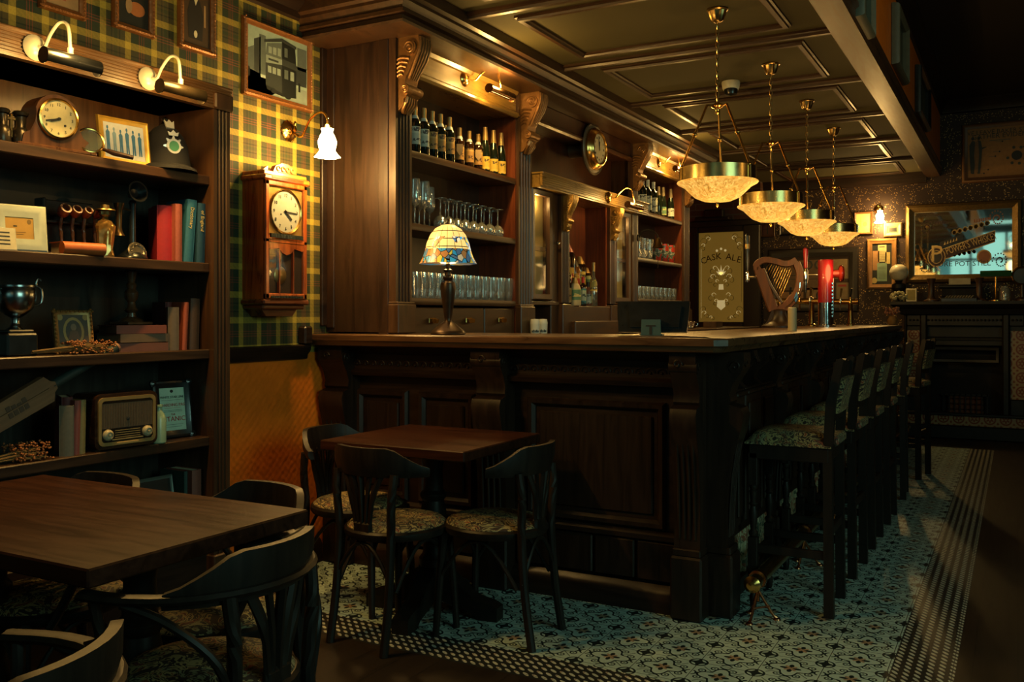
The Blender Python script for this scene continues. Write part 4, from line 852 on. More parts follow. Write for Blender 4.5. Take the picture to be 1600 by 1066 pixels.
# --- lowest shelf
book(291, -2.86, Z5, .20, .02, .15, cloth('dark_green_cloth', (.02, .05, .04)), 'dark green book on the lowest shelf', 0, 86)
book(307, -2.83, Z5, .205, .045, .15, cloth('rose_brown_cloth', (.20, .06, .04)), 'rose-brown book at the right end of the lowest shelf', 0, 88)
def frame(name, label, cat, w, h, loc, rz, fw, fd, fm, bg, pic=None, tilt=0, mat=None, carve=False, glass=False, group=None):
    t = thing(name, label, cat, loc, rz, group); t.rotation_euler = (R(-tilt), 0, R(rz))
    b = MB().at(rx=90); iw, ih = w/2-fw, h-2*fw
    pr = [(-.004, 0), (-.004, fd*.55), (fw*.25, fd*.75), (fw*.55, fd), (fw*.85, fd*.8), (fw, fd*.3), (fw, 0)]
    path = [(-iw, fw), (iw, fw), (iw, h-fw), (-iw, h-fw)]; b.sweep(pr, path, closed=True)
    if carve:
        b.at()
        L = int(w/.014)
        for i in range(L+1):
            for z in (fw*.45, h-fw*.45): b.lathe([(.001, -.004), (.005, 0), (.001, .005)], 6, 0, (-w/2+w*i/L, -fd*.9, z), 'y')
        L = int(h/.014)
        for i in range(L+1):
            for x in (-w/2+fw*.45, w/2-fw*.45): b.lathe([(.001, -.004), (.005, 0), (.001, .005)], 6, 0, (x, -fd*.9, h*i/L), 'y')
    b.build('frame', fm, t)
    b = MB(); b.box(-iw-.003, iw+.003, -.006, 0, fw-.003, h-fw+.003)
    pm = [bg]
    if pic:
        class C:
            pass
        def rect(x0, z0, x1, z1, mm, l=1):                           # coordinates 0..1 of the picture
            if mm not in pm: pm.append(mm)
            b.box(-iw+2*iw*x0, -iw+2*iw*x1, -.006-.0007*l, -.0055, fw+ih*z0, fw+ih*z1, pm.index(mm))
        def poly(pts, mm, l=1):
            if mm not in pm: pm.append(mm)
            b.prism([(-iw+2*iw*x, fw+ih*z) for x, z in pts], -.006-.0007*l, -.0055, 'y', pm.index(mm))
        def oval(cx, cz, rx, rz_, mm, l=1): poly([(cx+rx*math.cos(a*PI/8), cz+rz_*math.sin(a*PI/8)) for a in range(16)], mm, l)
        def txt(s_, x, z, size, mm, l=2, rot=0, sx=1):
            if mm not in pm: pm.append(mm)
            b.text(s_, size, pm.index(mm), (-iw+2*iw*x, -.006-.0007*l, fw+ih*z), .0004, rot, sx)
        pic(rect, poly, oval, txt)
    b.build('picture', pm, t)
    if glass: b = MB(); b.box(-iw, iw, -fd*.5-.001, -fd*.5, fw, h-fw); b.build('pane', PANE, t)
    return t
def g_(n, v, w_=0): return plain(n, (v*(1+w_), v, v*(1-w_)), .6, 0, .1)
G1, G2, G3, G4, G5 = plain('photo_black', (.010, .013, .012), .5), plain('photo_dark_grey', (.035, .042, .038), .5), plain('photo_grey', (.10, .125, .11), .5), plain('photo_light_grey', (.24, .30, .25), .5), plain('photo_pale', (.42, .50, .42), .5)
BLU = plain('blue_ink', (.03, .16, .32), .6); BLU2 = plain('pale_blue_ink', (.20, .34, .44), .6)
# --- top shelf
def men(rect, poly, oval, txt):
    for i in range(6):
        x = .12+i*.15; m = BLU if i != 1 else BLU2; h = .62-.03*(i % 3)
        poly([(x-.035, .18+h*.45), (x-.045, .18+h*.85), (x, .18+h*.98), (x+.045, .18+h*.85), (x+.035, .18+h*.45), (x+.04, .16), (x+.008, .16), (x, .40), (x-.012, .16), (x-.04, .16)], m); oval(x, .18+h*1.05, .022, .05, m)
x, y = V(196, -2.87); frame('framed_print', 'framed print of six blue standing figures on the top shelf', 'picture', .205, .175, (x, y, ZT), 84, .018, .014, plain('yellow_gold_frame', (.55, .32, .04), .4, .3), plain('white_paper', (.60, .63, .62), .7), men, 8)
t = thing('mantel_clock', 'napoleon-hat wooden mantel clock with cream dial on the top shelf', 'clock', (*V(78, -2.87), ZT), 84)
b = MB(); b.box(-.135, .135, -.06, .06, 0, .014, 0, .004)
P = [(-.118, .014), (-.112, .045), (-.09, .058), (-.075, .09), (-.070, .12)]+[(.075*math.cos(R(a)), .118+.072*math.sin(R(a))) for a in range(165, 14, -15)]+[(.070, .12), (.075, .09), (.09, .058), (.112, .045), (.118, .014)]
b.prism(P, -.048, .05, 'y'); b.build('case', wood('clock_walnut', (.04, .016, .008), (.15, .06, .022), 'z', rough=.3, coat=.4), t)
b = MB().at((0, 0, .108), rx=90); b.lathe([(.067, .048), (.070, .052), (.068, .060), (.062, .062), (.060, .053), (.001, .053)], 36); b.build('bezel', BRASS, t)
b = MB().at((0, 0, .108), rx=90); b.lathe([(.061, .0535), (.061, .0545), (.001, .0545)], 36); b.build('dial', plain('aged_cream_dial', (.60, .53, .28), .5), t)
b = MB()
for i in range(12): a = R(90-30*i); b.text(str(i or 12), .014, 0, (.048*math.cos(a), -.0548, .103+.048*math.sin(a)))
b.at((0, -.056, .108), ry=-105); b.box(-.002, .002, -.001, 0, -.008, .046); b.at((0, -.057, .108), ry=-112); b.box(-.0035, .0035, -.001, 0, -.006, .030); b.at(); b.lathe([(.005, -.059), (.005, -.056)], 10, 0, (0, 0, .108), 'y'); b.lathe([(.004, -.057), (.004, -.054)], 8, 0, (.022, 0, .088), 'y'); b.build('hands_and_numerals', INK, t)
t = thing('magnifying_glass', 'round magnifying glass with dark handle leaning before the mantel clock', 'magnifying glass', (*V(141, -2.815), ZT+.004), 70)
b = MB().at((0, 0, .052), rx=72); b.tube(arc((0, 0, 0), .044, 0, 360, 28, 'xy')[:-1], .004, 8, closed=True); b.build('rim', BRASS, t)
b = MB().at((0, 0, .052), rx=72); b.lathe([(.001, -.004), (.03, -.002), (.043, 0), (.03, .002), (.001, .004)], 24); b.build('lens', clear('lens_glass', (.9, 1, .9), .08, .25), t)
b = MB(); b.tube([(.036, -.006, .028), (.055, -.010, .020)], .006, 8); b.tube([(.052, -.010, .022), (.075, -.012, .015), (.14, -.014, .006)], [.007, .010, .008], 10); b.build('handle', plain('dark_handle', (.03, .012, .007), .3), t)
for i, px in enumerate((8, 28)):                                      # binoculars: one thing
    pass
t = thing('binoculars', 'old dark brass binoculars standing on the left end of the top shelf', 'binoculars', (*V(17, -2.87), ZT), 84)
for s_ in (-1, 1):
    b = MB(); b.lathe([(.027, 0), (.029, .004), (.029, .05), (.022, .06), (.018, .066), (.018, .10), (.024, .104), (.026, .112), (.020, .118), (.012, .116), (.001, .112)], 18, 0, (s_*.030, 0, 0)); b.build('barrel', plain('worn_black_brass', (.045, .035, .024), .28, .6), t)
b = MB(); b.box(-.03, .03, -.006, .006, .035, .05, 0, .002); b.box(-.03, .03, -.005, .005, .085, .095, 0, .002); b.lathe([(.006, .03), (.006, .10), (.009, .104), (.001, .108)], 10); b.build('bridge', OLDB, t)
t = thing('police_helmet', 'dark custodian police helmet with silver badge on the top shelf', 'helmet', (*V(258, -2.88), ZT), 70); t.scale = (1.05, 1.05, 1.12)
b = MB(); b.lathe([(.105, .004), (.112, .002), (.108, .012), (.088, .022), (.084, .05), (.078, .09), (.062, .125), (.040, .15), (.018, .162), (.012, .166), (.001, .168)], 28, wob=lambda j, a: .10*math.sin(a)**2 if j < 4 else .08*math.sin(a)**2); b.build('shell', felt('navy_felt', (.003, .003, .005)), t)
b = MB(); b.lathe([(.012, .160), (.016, .166), (.010, .176), (.014, .184), (.001, .192)], 12); b.box(-.014, .014, -.070, -.062, .152, .185, 0, .004) if 0 else None
b.build('finial', SILVER, t)
b = MB(); 
for a in range(8): b.at((0, -.083, .080), ry=45*a, rx=-8); b.prism([(-.008, .018), (.008, .018), (.002, .036), (-.002, .036)], -.003, 0, 'y')
b.at((0, -.083, .080), rx=-8); b.lathe([(.026, -.004), (.026, .0)], 20, 0, (0, 0, 0), 'y'); b.prism([(-.016, .036), (.016, .036), (.020, .050), (.010, .046), (0, .056), (-.010, .046), (-.020, .050)], -.004, 0, 'y')
b.at((0, -.040, .158), rx=-30); b.prism([(-.014, -.016), (.014, -.016), (.018, .016), (.009, .008), (0, .020), (-.009, .008), (-.018, .016)], -.006, 0, 'y'); b.build('badge', plain('silver_badge', (.66, .68, .66), .3, .5), t)
b = MB().at((0, -.083, .080), rx=-8); b.lathe([(.018, -.0055), (.018, -.003)], 20, 0, (0, 0, 0), 'y'); b.build('badge_centre', plain('green_enamel', (.05, .20, .12), .3), t)
# --- second shelf
def letter(rect, poly, oval, txt): rect(.30, .55, .42, .60, INK); oval(.82, .78, .07, .10, plain('postmark', (.20, .12, .03), .7)); rect(.25, .32, .70, .335, plain('brown_ink', (.25, .12, .03), .7)); rect(.3, .24, .62, .25, plain('brown_ink2', (.25, .12, .03), .7))
x, y = V(36, -2.84); frame('photo_frame', 'white distressed wooden frame holding a small brown envelope', 'picture frame', .170, .155, (x, y-.01, Z2), 76, .038, .014, plain('distressed_white', (.48, .52, .42), .7, 0, .3, sc=18), plain('manila', (.50, .28, .06), .7), letter, 8)
x, y = V(4, -2.83); frame('place_card', 'small printed card propped at the left edge of the second shelf', 'card', .09, .075, (x, y, Z2), 84, .006, .006, plain('card_edge', (.45, .45, .36), .6), CREAM, lambda r, p, o, tx: [r(.15, .2+.2*i, .8, .26+.2*i, INK) for i in range(4)], 10)
PIPEW = plain('briar', (.16, .045, .02), .3, 0, .25, .4); 
t = thing('pipe_rack', 'dark wooden pipe rack against the back of the second shelf', 'pipe rack', (*V(109, -2.95), Z2), 84)
b = MB(); b.box(-.10, .10, .02, .03, 0, .20, 0, .003); b.box(-.11, .11, -.035, .03, 0, .014, 0, .003); b.box(-.115, .10, -.025, .025, .115, .125, 0, .002); b.box(-.112, -.10, -.03, .03, 0, .20, 0, .003); b.build('rack', WD('x'), t)
for i in range(4):
    x = -.055+i*.042; wx, wy = V(109, -2.95); a = R(84); X_ = wx+x*math.cos(a)-(-.055)*math.sin(a)*-1; 
    p = thing('smoking_pipe', 'briar tobacco pipe hanging bowl up in the rack, %s of four' % ('leftmost', 'second', 'third', 'rightmost')[i], 'pipe', (wx+x*math.cos(a)+.05*math.sin(a), wy+x*math.sin(a)-.05*math.cos(a), Z2+.016), 84, 'pipes in the rack')
    b = MB(); s_ = 1-.12*i; b.at((0, -.02+.02, .135), rx=60); b.lathe([(.012*s_, -.012), (.020*s_, -.002), (.023*s_, .014), (.020*s_, .030), (.014*s_, .030), (.013*s_, .008), (.001, .006)], 14); b.build('bowl', PIPEW, p)
    b = MB(); b.tube(bez([(0, .006, .128), (0, .012, .09), (.002, .010, .05), (.003, .004, .004)], 4), [.0065]*8+[.005]*5, 8); b.build('stem', plain('pipe_stem', (.07, .03, .015), .3), p)
t = thing('book', 'small orange-backed book lying flat before the pipe rack', 'book', (*V(122, -2.84), Z2), 80)
b = MB(); b.tube([(-.07, -.03, .022), (.075, -.03, .022)], .022, 14); b.box(-.07, .075, -.03, .06, 0, .003); b.box(-.07, .075, -.03, .06, .041, .044); b.build('cover', plain('burnt_orange_leather', (.42, .10, .02), .5), t)
b = MB(); b.box(-.066, .071, -.025, .056, .003, .041); b.build('pages', CREAM, t)
t = thing('glass_figurine', 'gold and clear glass figure with a hat, right of the pipe rack', 'figurine', (*V(164, -2.84), Z2), 80)
b = MB(); b.lathe([(.030, 0), (.032, .01), (.027, .03), (.030, .08), (.032, .11), (.022, .128), (.012, .134), (.010, .142), (.018, .150), (.019, .162), (.010, .172), (.001, .174)], 14, wob=lambda j, a: .10*math.sin(5*a+j)); b.build('body', plain('mottled_gold_glass', (.35, .20, .06), .15, .7, .7, sc=60), t)
b = MB(); b.lathe([(.036, .166), (.034, .170), (.016, .172), (.014, .186), (.001, .188)], 14); b.build('hat', OLDB, t)
t = thing('candlestick_telephone', 'black candlestick telephone on the second shelf beside the books', 'telephone', (*V(207, -2.88), Z2), 84)
b = MB(); b.lathe([(.052, 0), (.054, .006), (.050, .016), (.030, .030), (.014, .045), (.012, .06), (.011, .20), (.014, .21), (.010, .22), (.001, .222)], 22); b.build('stand', plain('blackened_steel', (.03, .035, .04), .25, .6), t)
b = MB().at((0, -.03, .028), rx=70); b.lathe([(.036, -.004), (.038, .002), (.034, .006), (.026, .006), (.022, .003), (.001, .003)], 24)
for i in range(10): b.tube(arc((.028*math.cos(i*.6), .028*math.sin(i*.6), .007), .004, 0, 360, 8, 'xy')[:-1], .0012, 5, closed=True)
b.build('dial', plain('nickel_dial', (.25, .22, .17), .3, .8), t)
b = MB().at((0, 0, .245), rx=80); b.lathe([(.010, -.02), (.014, -.005), (.022, .01), (.038, .035), (.040, .038), (.034, .038), (.016, .012), (.001, .010)], 20); b.build('mouthpiece', BLACK, t)
b = MB(); b.lathe([(.020, .085), (.018, .075), (.012, .06), (.010, .0), (.013, -.02), (.022, -.035), (.001, -.036)], 16, 0, (-.055, 0, .12)); b.tube([(-.045, 0, .19), (0, 0, .18)], .004, 6); b.build('receiver', plain('dark_brass_receiver', (.10, .06, .025), .3, .7), t)
# --- third shelf
t = thing('trophy_cup', 'tarnished silver two-handled trophy cup at the left of the third shelf', 'trophy', (*V(24, -2.88), Z3), 84)
b = MB(); b.lathe([(.032, .085), (.018, .095), (.012, .11), (.014, .125), (.03, .135), (.052, .155), (.062, .19), (.060, .215), (.056, .222), (.060, .226), (.060, .232), (.052, .230), (.050, .19), (.001, .15)], 26); b.build('cup', SILVER, t)
for s_ in (-1, 1): b = MB(); b.tube(bez([(s_*.055, 0, .165), (s_*.085, 0, .175), (s_*.085, 0, .22), (s_*.068, 0, .235), (s_*.075, 0, .255), (s_*.085, 0, .250)], 5), .0045, 8); b.build('handle', SILVER, t)
b = MB(); b.box(-.05, .05, -.05, .05, 0, .075, 0, .006); b.box(-.042, .042, -.042, .042, .075, .086, 0, .004); b.build('plinth', BLACK, t)
def oval_p(rect, poly, oval, txt):
    gg = plain('dull_gilt_scroll', (.26, .15, .05), .4, .6)
    oval(.5, .5, .33, .40, gg); oval(.5, .5, .25, .32, plain('sepia_photo', (.05, .03, .015), .5), 2); oval(.5, .62, .09, .10, plain('sepia_face', (.22, .14, .08), .6), 3)
    poly([(.32, .28), (.38, .50), (.5, .54), (.62, .50), (.68, .28)], plain('sepia_coat', (.10, .06, .035), .6), 3)
    for x in (.1, .9):
        for z in (.1, .9): oval(x, z, .09, .09, gg, 1)
x, y = V(117, -2.86); frame('photo_frame', 'ornate gilt frame with oval portrait leaning back on the third shelf', 'picture frame', .135, .155, (x, y, Z3), 76, .014, .012, plain('dull_gilt_frame', (.30, .16, .05), .4, .6), plain('dark_mount', (.06, .035, .015), .5), oval_p, 12, carve=True)
def dried(px0, px1, X, z, label, n=170, r0=.03, seed=1):
    rnd = random.Random(seed); y0, y1 = yat(px0, X), yat(px1, X); L = y1-y0
    t = thing('dried_flowers', label, 'dried flowers', (X, y0, z), 90)
    b = MB()
    for i in range(36):
        a = rnd.uniform(-r0, r0); c_ = rnd.uniform(.004, r0*1.2); b.tube(bez([(0, a*.4, .006+c_*.3), (L*.5, a*.6, .008+c_*.6), (L*rnd.uniform(.8, 1), a*1.2, max(.004, c_))], 3), .0012, 4)
    o = b.build('stems', plain('straw', (.20, .11, .035), .8), t)
    b = MB()
    for i in range(n): b.lathe([(.0001, -.0045), (.0045, 0), (.0001, .0045)], 5, 0, (L*rnd.uniform(.45, 1.05), rnd.uniform(-r0, r0)*1.3, max(.005, rnd.uniform(0, r0*1.7))))
    o = b.build('seed_heads', plain('rust_seed_heads', (.30, .10, .03), .7, 0, .5, sc=80), t); o['kind'] = 'stuff'
    return t
dried(48, 166, -2.83, Z3, 'bundle of dried rust-coloured flowers lying before the gilt frame', 220, .028)
# --- fourth shelf
dried(-30, 66, -2.84, Z4, 'bundle of dried flowers lying on the fourth shelf below the cricket bat', 260, .035, 4)
t = thing('cricket_bat', 'worn cricket bat with dark grip resting slantwise on the fourth shelf', 'cricket bat', (XB-.06, yat(72, XB-.06), zat(608, XB-.06, yat(72, XB-.06))), 0); t.rotation_euler = (R(25.5), 0, 0)
b = MB(); b.prism([(-.42, -.038), (0, -.046), (.015, -.020), (.03, -.012), (.03, .012), (.015, .022), (0, .046), (-.42, .038)], -.012, .016, 'x'); b.prism([(-.42, 0), (0, 0), (.0, .004), (-.42, .004)], .016, .022, 'x'); b.build('blade', wood('willow', (.16, .075, .035), (.30, .15, .07), 'y', rough=.6, coat=0), t)
b = MB(); b.tube([(.01, 0, 0), (.0, .0, 0)] if 0 else [(0.0, .02, 0), (0.0, .30, 0)], .0165, 12)
for i in range(22): b.tube(arc((0, 0, 0), .0172, 0, 360, 10, 'xz')[:-1], .0012, 4, closed=True) if 0 else None
b.build('grip', plain('rubber_grip', (.015, .030, .028), .6), t)
b = MB(); b.tube([(0, .30, 0), (0, .308, 0)], .018, 12); b.build('handle_cap', plain('cane', (.30, .14, .08), .6), t)
b = MB(); [b.box(.0165, .018, -.16+.02*i, -.145+.02*i, -.02, .02-.004*(i % 3)) for i in range(4)]; b.build('printed_marks', plain('faded_print', (.09, .05, .03), .7), t)
rx, ry = V(180, -2.86); t = thing('radio', 'vintage wooden valve radio with cloth grille and two cream knobs', 'radio', (rx, ry, Z4), 86)
def rr(w, z0, z1, r, n=6):
    p = []
    for cx, cz, a0 in ((w/2-r, z0+r, -90), (w/2-r, z1-r, 0), (-w/2+r, z1-r, 90), (-w/2+r, z0+r, 180)):
        for i in range(n+1): a = R(a0+90*i/n); p.append((cx+r*math.cos(a), cz+r*math.sin(a)))
    return p
W_, H_ = .25, .20
b = MB(); b.prism(rr(W_, .006, H_, .025), -.07, .07, 'y'); b.box(-.11, -.09, -.05, .05, 0, .008); b.box(.09, .11, -.05, .05, 0, .008); b.build('cabinet', wood('dark_walnut_veneer', (.022, .009, .005), (.07, .028, .012), 'x', rough=.25, coat=.6), t)
b = MB(); o_ = rr(W_-.022, .018, H_-.012, .020); i_ = rr(W_-.045, .030, H_-.024, .014); n = len(o_)
b.add([(p[0], -.076, p[1]) for p in o_]+[(p[0], -.076, p[1]) for p in i_]+[(p[0], -.069, p[1]) for p in o_]+[(p[0], -.069, p[1]) for p in i_], [(k, (k+1) % n, n+(k+1) % n, n+k) for k in range(n)]+[(k, (k+1) % n, 2*n+(k+1) % n, 2*n+k) for k in range(n)]+[(n+k, n+(k+1) % n, 3*n+(k+1) % n, 3*n+k) for k in range(n)]); b.build('trim_surround', plain('gold_plastic', (.42, .27, .10), .35, .4), t)
b = MB(); b.box(-.102, .102, -.073, -.068, .078, .166); [b.box(-.1+.0065*i, -.0975+.0065*i, -.075, -.072, .08, .164) for i in range(31)]; b.build('speaker_cloth', plain('brown_speaker_cloth', (.13, .08, .045), .8, 0, .3, sc=80), t)
b = MB(); b.box(-.102, .102, -.074, -.068, .032, .078); b.build('dial_plate', plain('dark_dial', (.02, .015, .012), .2), t)
b = MB(); [b.box(-.05, .05, -.0752, -.074, z, z+.0022) for z in (.044, .052, .060, .068)]; b.box(-.062, .062, -.076, -.074, .036, .040); b.box(-.045, .045, -.078, -.07, .018, .028, 0, .002); b.build('dial_scale', plain('dial_gold_print', (.40, .25, .09), .4), t)
for x in (-.078, .078): b = MB(); b.lathe([(.020, -.073), (.020, -.079), (.017, -.084), (.012, -.088), (.011, -.083), (.004, -.083), (.004, -.090), (.001, -.091)], 20, 0, (x, 0, .056), 'y'); b.build('knob', plain('cream_bakelite', (.45, .38, .24), .35), t)
b = MB(); b.lathe([(.007, -.0765), (.001, -.078)], 10, 0, (0, 0, .108), 'y'); b.build('emblem', INK, t)
t = thing('milk_bottle', 'small pale green bottle standing before the boarding pass frame', 'bottle', (*V(248, -2.81), Z4), 0)
b = MB(); b.lathe([(.024, 0), (.027, .004), (.027, .09), (.022, .105), (.013, .118), (.012, .132), (.015, .135), (.015, .142), (.001, .142)], 20); b.build('body', plain('celadon_glass', (.30, .42, .28), .25), t)
TEAL = plain('pale_green_paper', (.48, .66, .52), .7); RED = plain('red_print', (.42, .05, .04), .6)
def bpass(rect, poly, oval, txt):
    oval(.5, .90, .06, .035, INK); txt('WHITE STAR LINE', .5, .745, .0125, INK); rect(.1, .70, .9, .705, INK); txt('BOARDING PASS', .5, .56, .0165, RED, sx=.95); rect(.2, .52, .8, .525, RED)
    for z in (.44, .47): rect(.15, z, .85, z+.006, INK)
    txt('THE', .5, .36, .010, RED); txt('TITANIC', .5, .23, .026, RED); rect(.15, .15, .85, .156, INK); rect(.2, .10, .8, .106, INK)
x, y = V(272, -2.87); fr_ = frame('framed_boarding_pass', 'black ornate frame with a pale boarding pass, right end of the fourth shelf', 'picture', .165, .225, (x, y, Z4), 80, .026, .014, BLACK, TEAL, bpass, 8)
b = MB()
for sx in (-1, 1):
    for z in (.01, .215): b.lathe([(.001, -.018), (.014, -.012), (.016, -.004), (.010, 0)], 8, 0, (sx*.075, 0, z), 'y')
b.build('corner_scroll', BLACK, fr_)
# --- lowest shelf: frames laid back
for i, (px, lb) in enumerate(((82, 'dark framed board on the lowest shelf at the left, mostly hidden by the table'), (225, 'dark framed board on the lowest shelf, left of the green book'))):
    x, y = V(px, -2.90); frame('framed_board', lb, 'picture', .30, .19, (x, y, Z5), 88, .012, .010, plain('thin_silver_edge', (.12, .14, .12), .4, .4), plain('dark_board', (.022, .014, .010), .5), None, 10)
# ================================================================ pictures on the tartan wall
COPF = plain('carved_copper_frame', (.26, .10, .028), .4, .35, .35, sc=60, bump=.5)
def wallpic(px0, px1, py_bot, hgt, label, pic, bg, name='framed_picture', fw=.022, carve=True, X=WL):
    y0, y1 = yat(px0, X), yat(px1, X); ym = (y0+y1)/2
    return frame(name, label, 'picture', y1-y0, hgt, (X+.002, ym, zat(py_bot, X, ym)), 90, fw, .024, COPF, bg, pic, 0, carve=carve)
def tram(rect, poly, oval, txt):
    rect(0, 0, 1, .25, G4); poly([(0, .25), (0, .62), (.12, .70), (.12, .25)], G3); poly([(.12, .25), (.12, .80), (.22, .86), (.22, .25)], G2); rect(.2, .3, .3, .9, G3)
    rect(.78, .3, .98, .60, G2); rect(.82, .55, .98, .9, G3); poly([(0, 0), (.35, 0), (.55, .12), (.3, .28), (0, .34)], G5)
    poly([(.30, .16), (.30, .50), (.56, .54), (.56, .10)], G2, 2); poly([(.56, .10), (.56, .54), (.80, .52), (.80, .12)], G1, 2)       # lower deck
    poly([(.30, .50), (.30, .62), (.56, .62), (.56, .54)], G4, 3); poly([(.56, .54), (.56, .64), (.80, .62), (.80, .52)], G2, 3)
    poly([(.30, .62), (.32, .80), (.56, .88), (.56, .62)], G3, 2); poly([(.56, .62), (.56, .90), (.78, .86), (.80, .62)], G1, 2); poly([(.28, .80), (.56, .90), (.80, .86), (.80, .90), (.56, .95), (.28, .84)], G2, 3)
    for i in range(3): rect(.33+i*.075, .36, .385+i*.075, .46, G4, 4); rect(.34+i*.075, .66, .39+i*.075, .76+.01*i, G4, 4)
    rect(.60, .34, .66, .48, G3, 4); rect(.70, .34, .76, .48, G4, 4); rect(.60, .68, .65, .82, G3, 4)
    txt('TRAM', .43, .55, .018, G1, 5) if 0 else rect(.34, .55, .50, .58, G2, 5)
    poly([(.30, .16), (.56, .10), (.80, .12), (.80, .08), (.56, .05), (.32, .10)], G1, 3); oval(.42, .10, .04, .04, G1, 4); oval(.66, .07, .05, .04, G1, 4); rect(.02, .22, .05, .36, G1, 3); rect(.84, .2, .87, .34, G1, 3)
wallpic(376, 484, 163, .36, 'framed old photograph of a double-decker tram on the tartan wall', tram, plain('photo_sky', (.30, .40, .32), .5), 'framed_photograph', .026)
RD = plain('print_red', (.24, .04, .02), .6); TN = plain('print_tan', (.32, .20, .09), .6); SK = plain('print_skin', (.36, .22, .13), .6); OR = plain('print_orange', (.36, .12, .03), .6)
wallpic(58, 130, 23, .36, 'small framed print at the top left, only its pale lower edge in view', lambda r, p, o, tx: [r(.1, .03, .9, .5, TN), p([(.3, .1), (.45, .4), (.6, .1)], RD, 2), o(.75, .25, .07, .08, RD, 2)], TN)
wallpic(173, 238, 52, .36, 'framed dark print of a ginger animal and flowers on the tartan wall', lambda r, p, o, tx: [o(.6, .24, .26, .09, OR), o(.36, .26, .10, .10, TN, 2), *[o(.30+.09*(i % 4), .46+.07*(i//4), .035, .03, (RD, TN, SK)[i % 3], 2) for i in range(20)]], G1)
wallpic(276, 333, 82, .36, 'framed portrait of a person in a dark suit on the tartan wall', lambda r, p, o, tx: [p([(.22, .1), (.18, .45), (.28, .62), (.45, .68), (.62, .62), (.74, .45), (.70, .1)], plain('suit_black', (.014, .012, .010), .6), 1), o(.46, .76, .11, .10, SK, 2), p([(.40, .64), (.46, .56), (.53, .64), (.5, .70), (.42, .70)], CREAM, 3), r(.36, .80, .58, .86, INK, 3), o(.46, .17, .06, .05, CREAM, 2), r(.76, .3, .82, .6, TN, 1)], plain('portrait_back', (.05, .028, .012), .6))
# ================================================================ wall clock and sconce
yc = (yat(393, -2.93)+yat(488, -2.97))/2; yc = 3.21
t = thing('wall_clock', 'long red-brown pendulum wall clock with round silvered dial on the tartan wall', 'clock', (WL, yc, 1.235), 90); DC = .125; t.scale = (1.02, 1.02, 1.04)
w = .135
b = MB(); b.box(-w, w, -DC, 0, .075, .60); 
b.build('case', WO('z'), t)
b = MB()
b.box(-w-.012, w+.012, -DC-.018, 0, .055, .078, 0, .006); b.box(-w+.0, w-.0, -DC+.0, 0, .035, .056, 0, .006); b.prism([(-w+.02, .036), (w-.02, .036), (w-.05, .004), (-w+.05, .004)], -DC+.03, 0, 'y'); b.build('base_moulding', wood('clock_cherry', (.08, .015, .004), (.24, .06, .015), 'x', rough=.3, coat=.5), t)
b = MB(); b.box(-w-.014, w+.014, -DC-.022, 0, .598, .622, 0, .006); b.box(-w-.004, w+.004, -DC-.010, 0, .62, .64, 0, .004)
b.prism([(-.075, .64), (-.06, .665), (-.02, .682), (.02, .682), (.06, .665), (.075, .64)], -DC-.004, -DC+.02, 'y'); b.prism([(-w, .64), (-w+.03, .66), (-w+.03, .64)], -DC, -DC+.02, 'y'); b.build('pediment', WO('x'), t)
b = MB(); [b.tube(arc((-.045+.03*i, -DC-.006, .655), .010, 0, 300, 10), .003, 6) for i in range(4)]; b.build('carving', GOLD, t)
b = MB(); zf = .078; F = -DC-.016                                      # door frame bars
for x0, x1, z0, z1 in ((-w, -w+.024, .08, .598), (w-.024, w, .08, .598), (-w, w, .08, .105), (-w, w, .575, .598), (-w, w, .325, .345)): b.box(x0, x1, F, -DC+.001, z0, z1, 0, .004)
b.prism([(-w+.02, .327), (w-.02, .327), (w-.02, .30), (w-.035, .296), (.05, .305), (.03, .285), (0, .275), (-.03, .285), (-.05, .305), (-w+.035, .296), (-w+.02, .30)], F+.002, -DC, 'y')
for x in (-.045, .045): b.box(x-.004, x+.004, F+.002, -DC, .10, .30, 0, .001)
b.build('door', WO('z'), t)
for z0, z1 in ((.348, .366), (.084, .094), (.602, .618)): b = MB(); b.box(-w+.03, -w+.242, F+.000, F+.004, z0, z1); [b.box(-w+.03+.0095*i, -w+.0365+.0095*i, F-.006, F+.004, z0, z1) for i in range(22)]; b.build('reeded_band', plain('ebonised_reeding', (.02, .03, .03), .4), t)
b = MB(); b.box(-w+.024, w-.024, -DC-.003, -DC+.001, .366, .575); b.build('dial_plate', plain('brass_dial_plate', (.55, .34, .10), .3, .7), t)
b = MB(); b.box(-w+.024, w-.024, -DC-.0015, -DC+.0005, .105, .325); b.build('pendulum_case', plain('case_shadow_wood', (.025, .012, .007), .6), t)
b = MB(); b.lathe([(.001, -.008), (.032, -.006), (.040, 0)], 24, 0, (-.03, -DC-.002, .185), 'y'); b.box(-.031, -.027, -DC-.006, -DC-.002, .19, .325); b.build('pendulum', plain('dull_brass_bob', (.35, .25, .10), .3, .8), t)
b = MB().at((0, 0, .468), rx=90); b.lathe([(.098, DC+.001), (.102, DC+.010), (.098, DC+.014), (.092, DC+.010), (.092, DC+.005), (.001, DC+.005)], 40); b.build('bezel', BRASS, t)
b = MB().at((0, 0, .468), rx=90); b.lathe([(.0915, DC+.0055), (.0915, DC+.0065), (.001, DC+.0065)], 40); b.build('dial', plain('silvered_dial', (.55, .56, .48), .35, .35, .1), t)
b = MB()
for i in range(12): a = R(90-30*i); b.text(str(i or 12), .022, 0, (.074*math.cos(a), -DC-.0072, .460+.074*math.sin(a)))
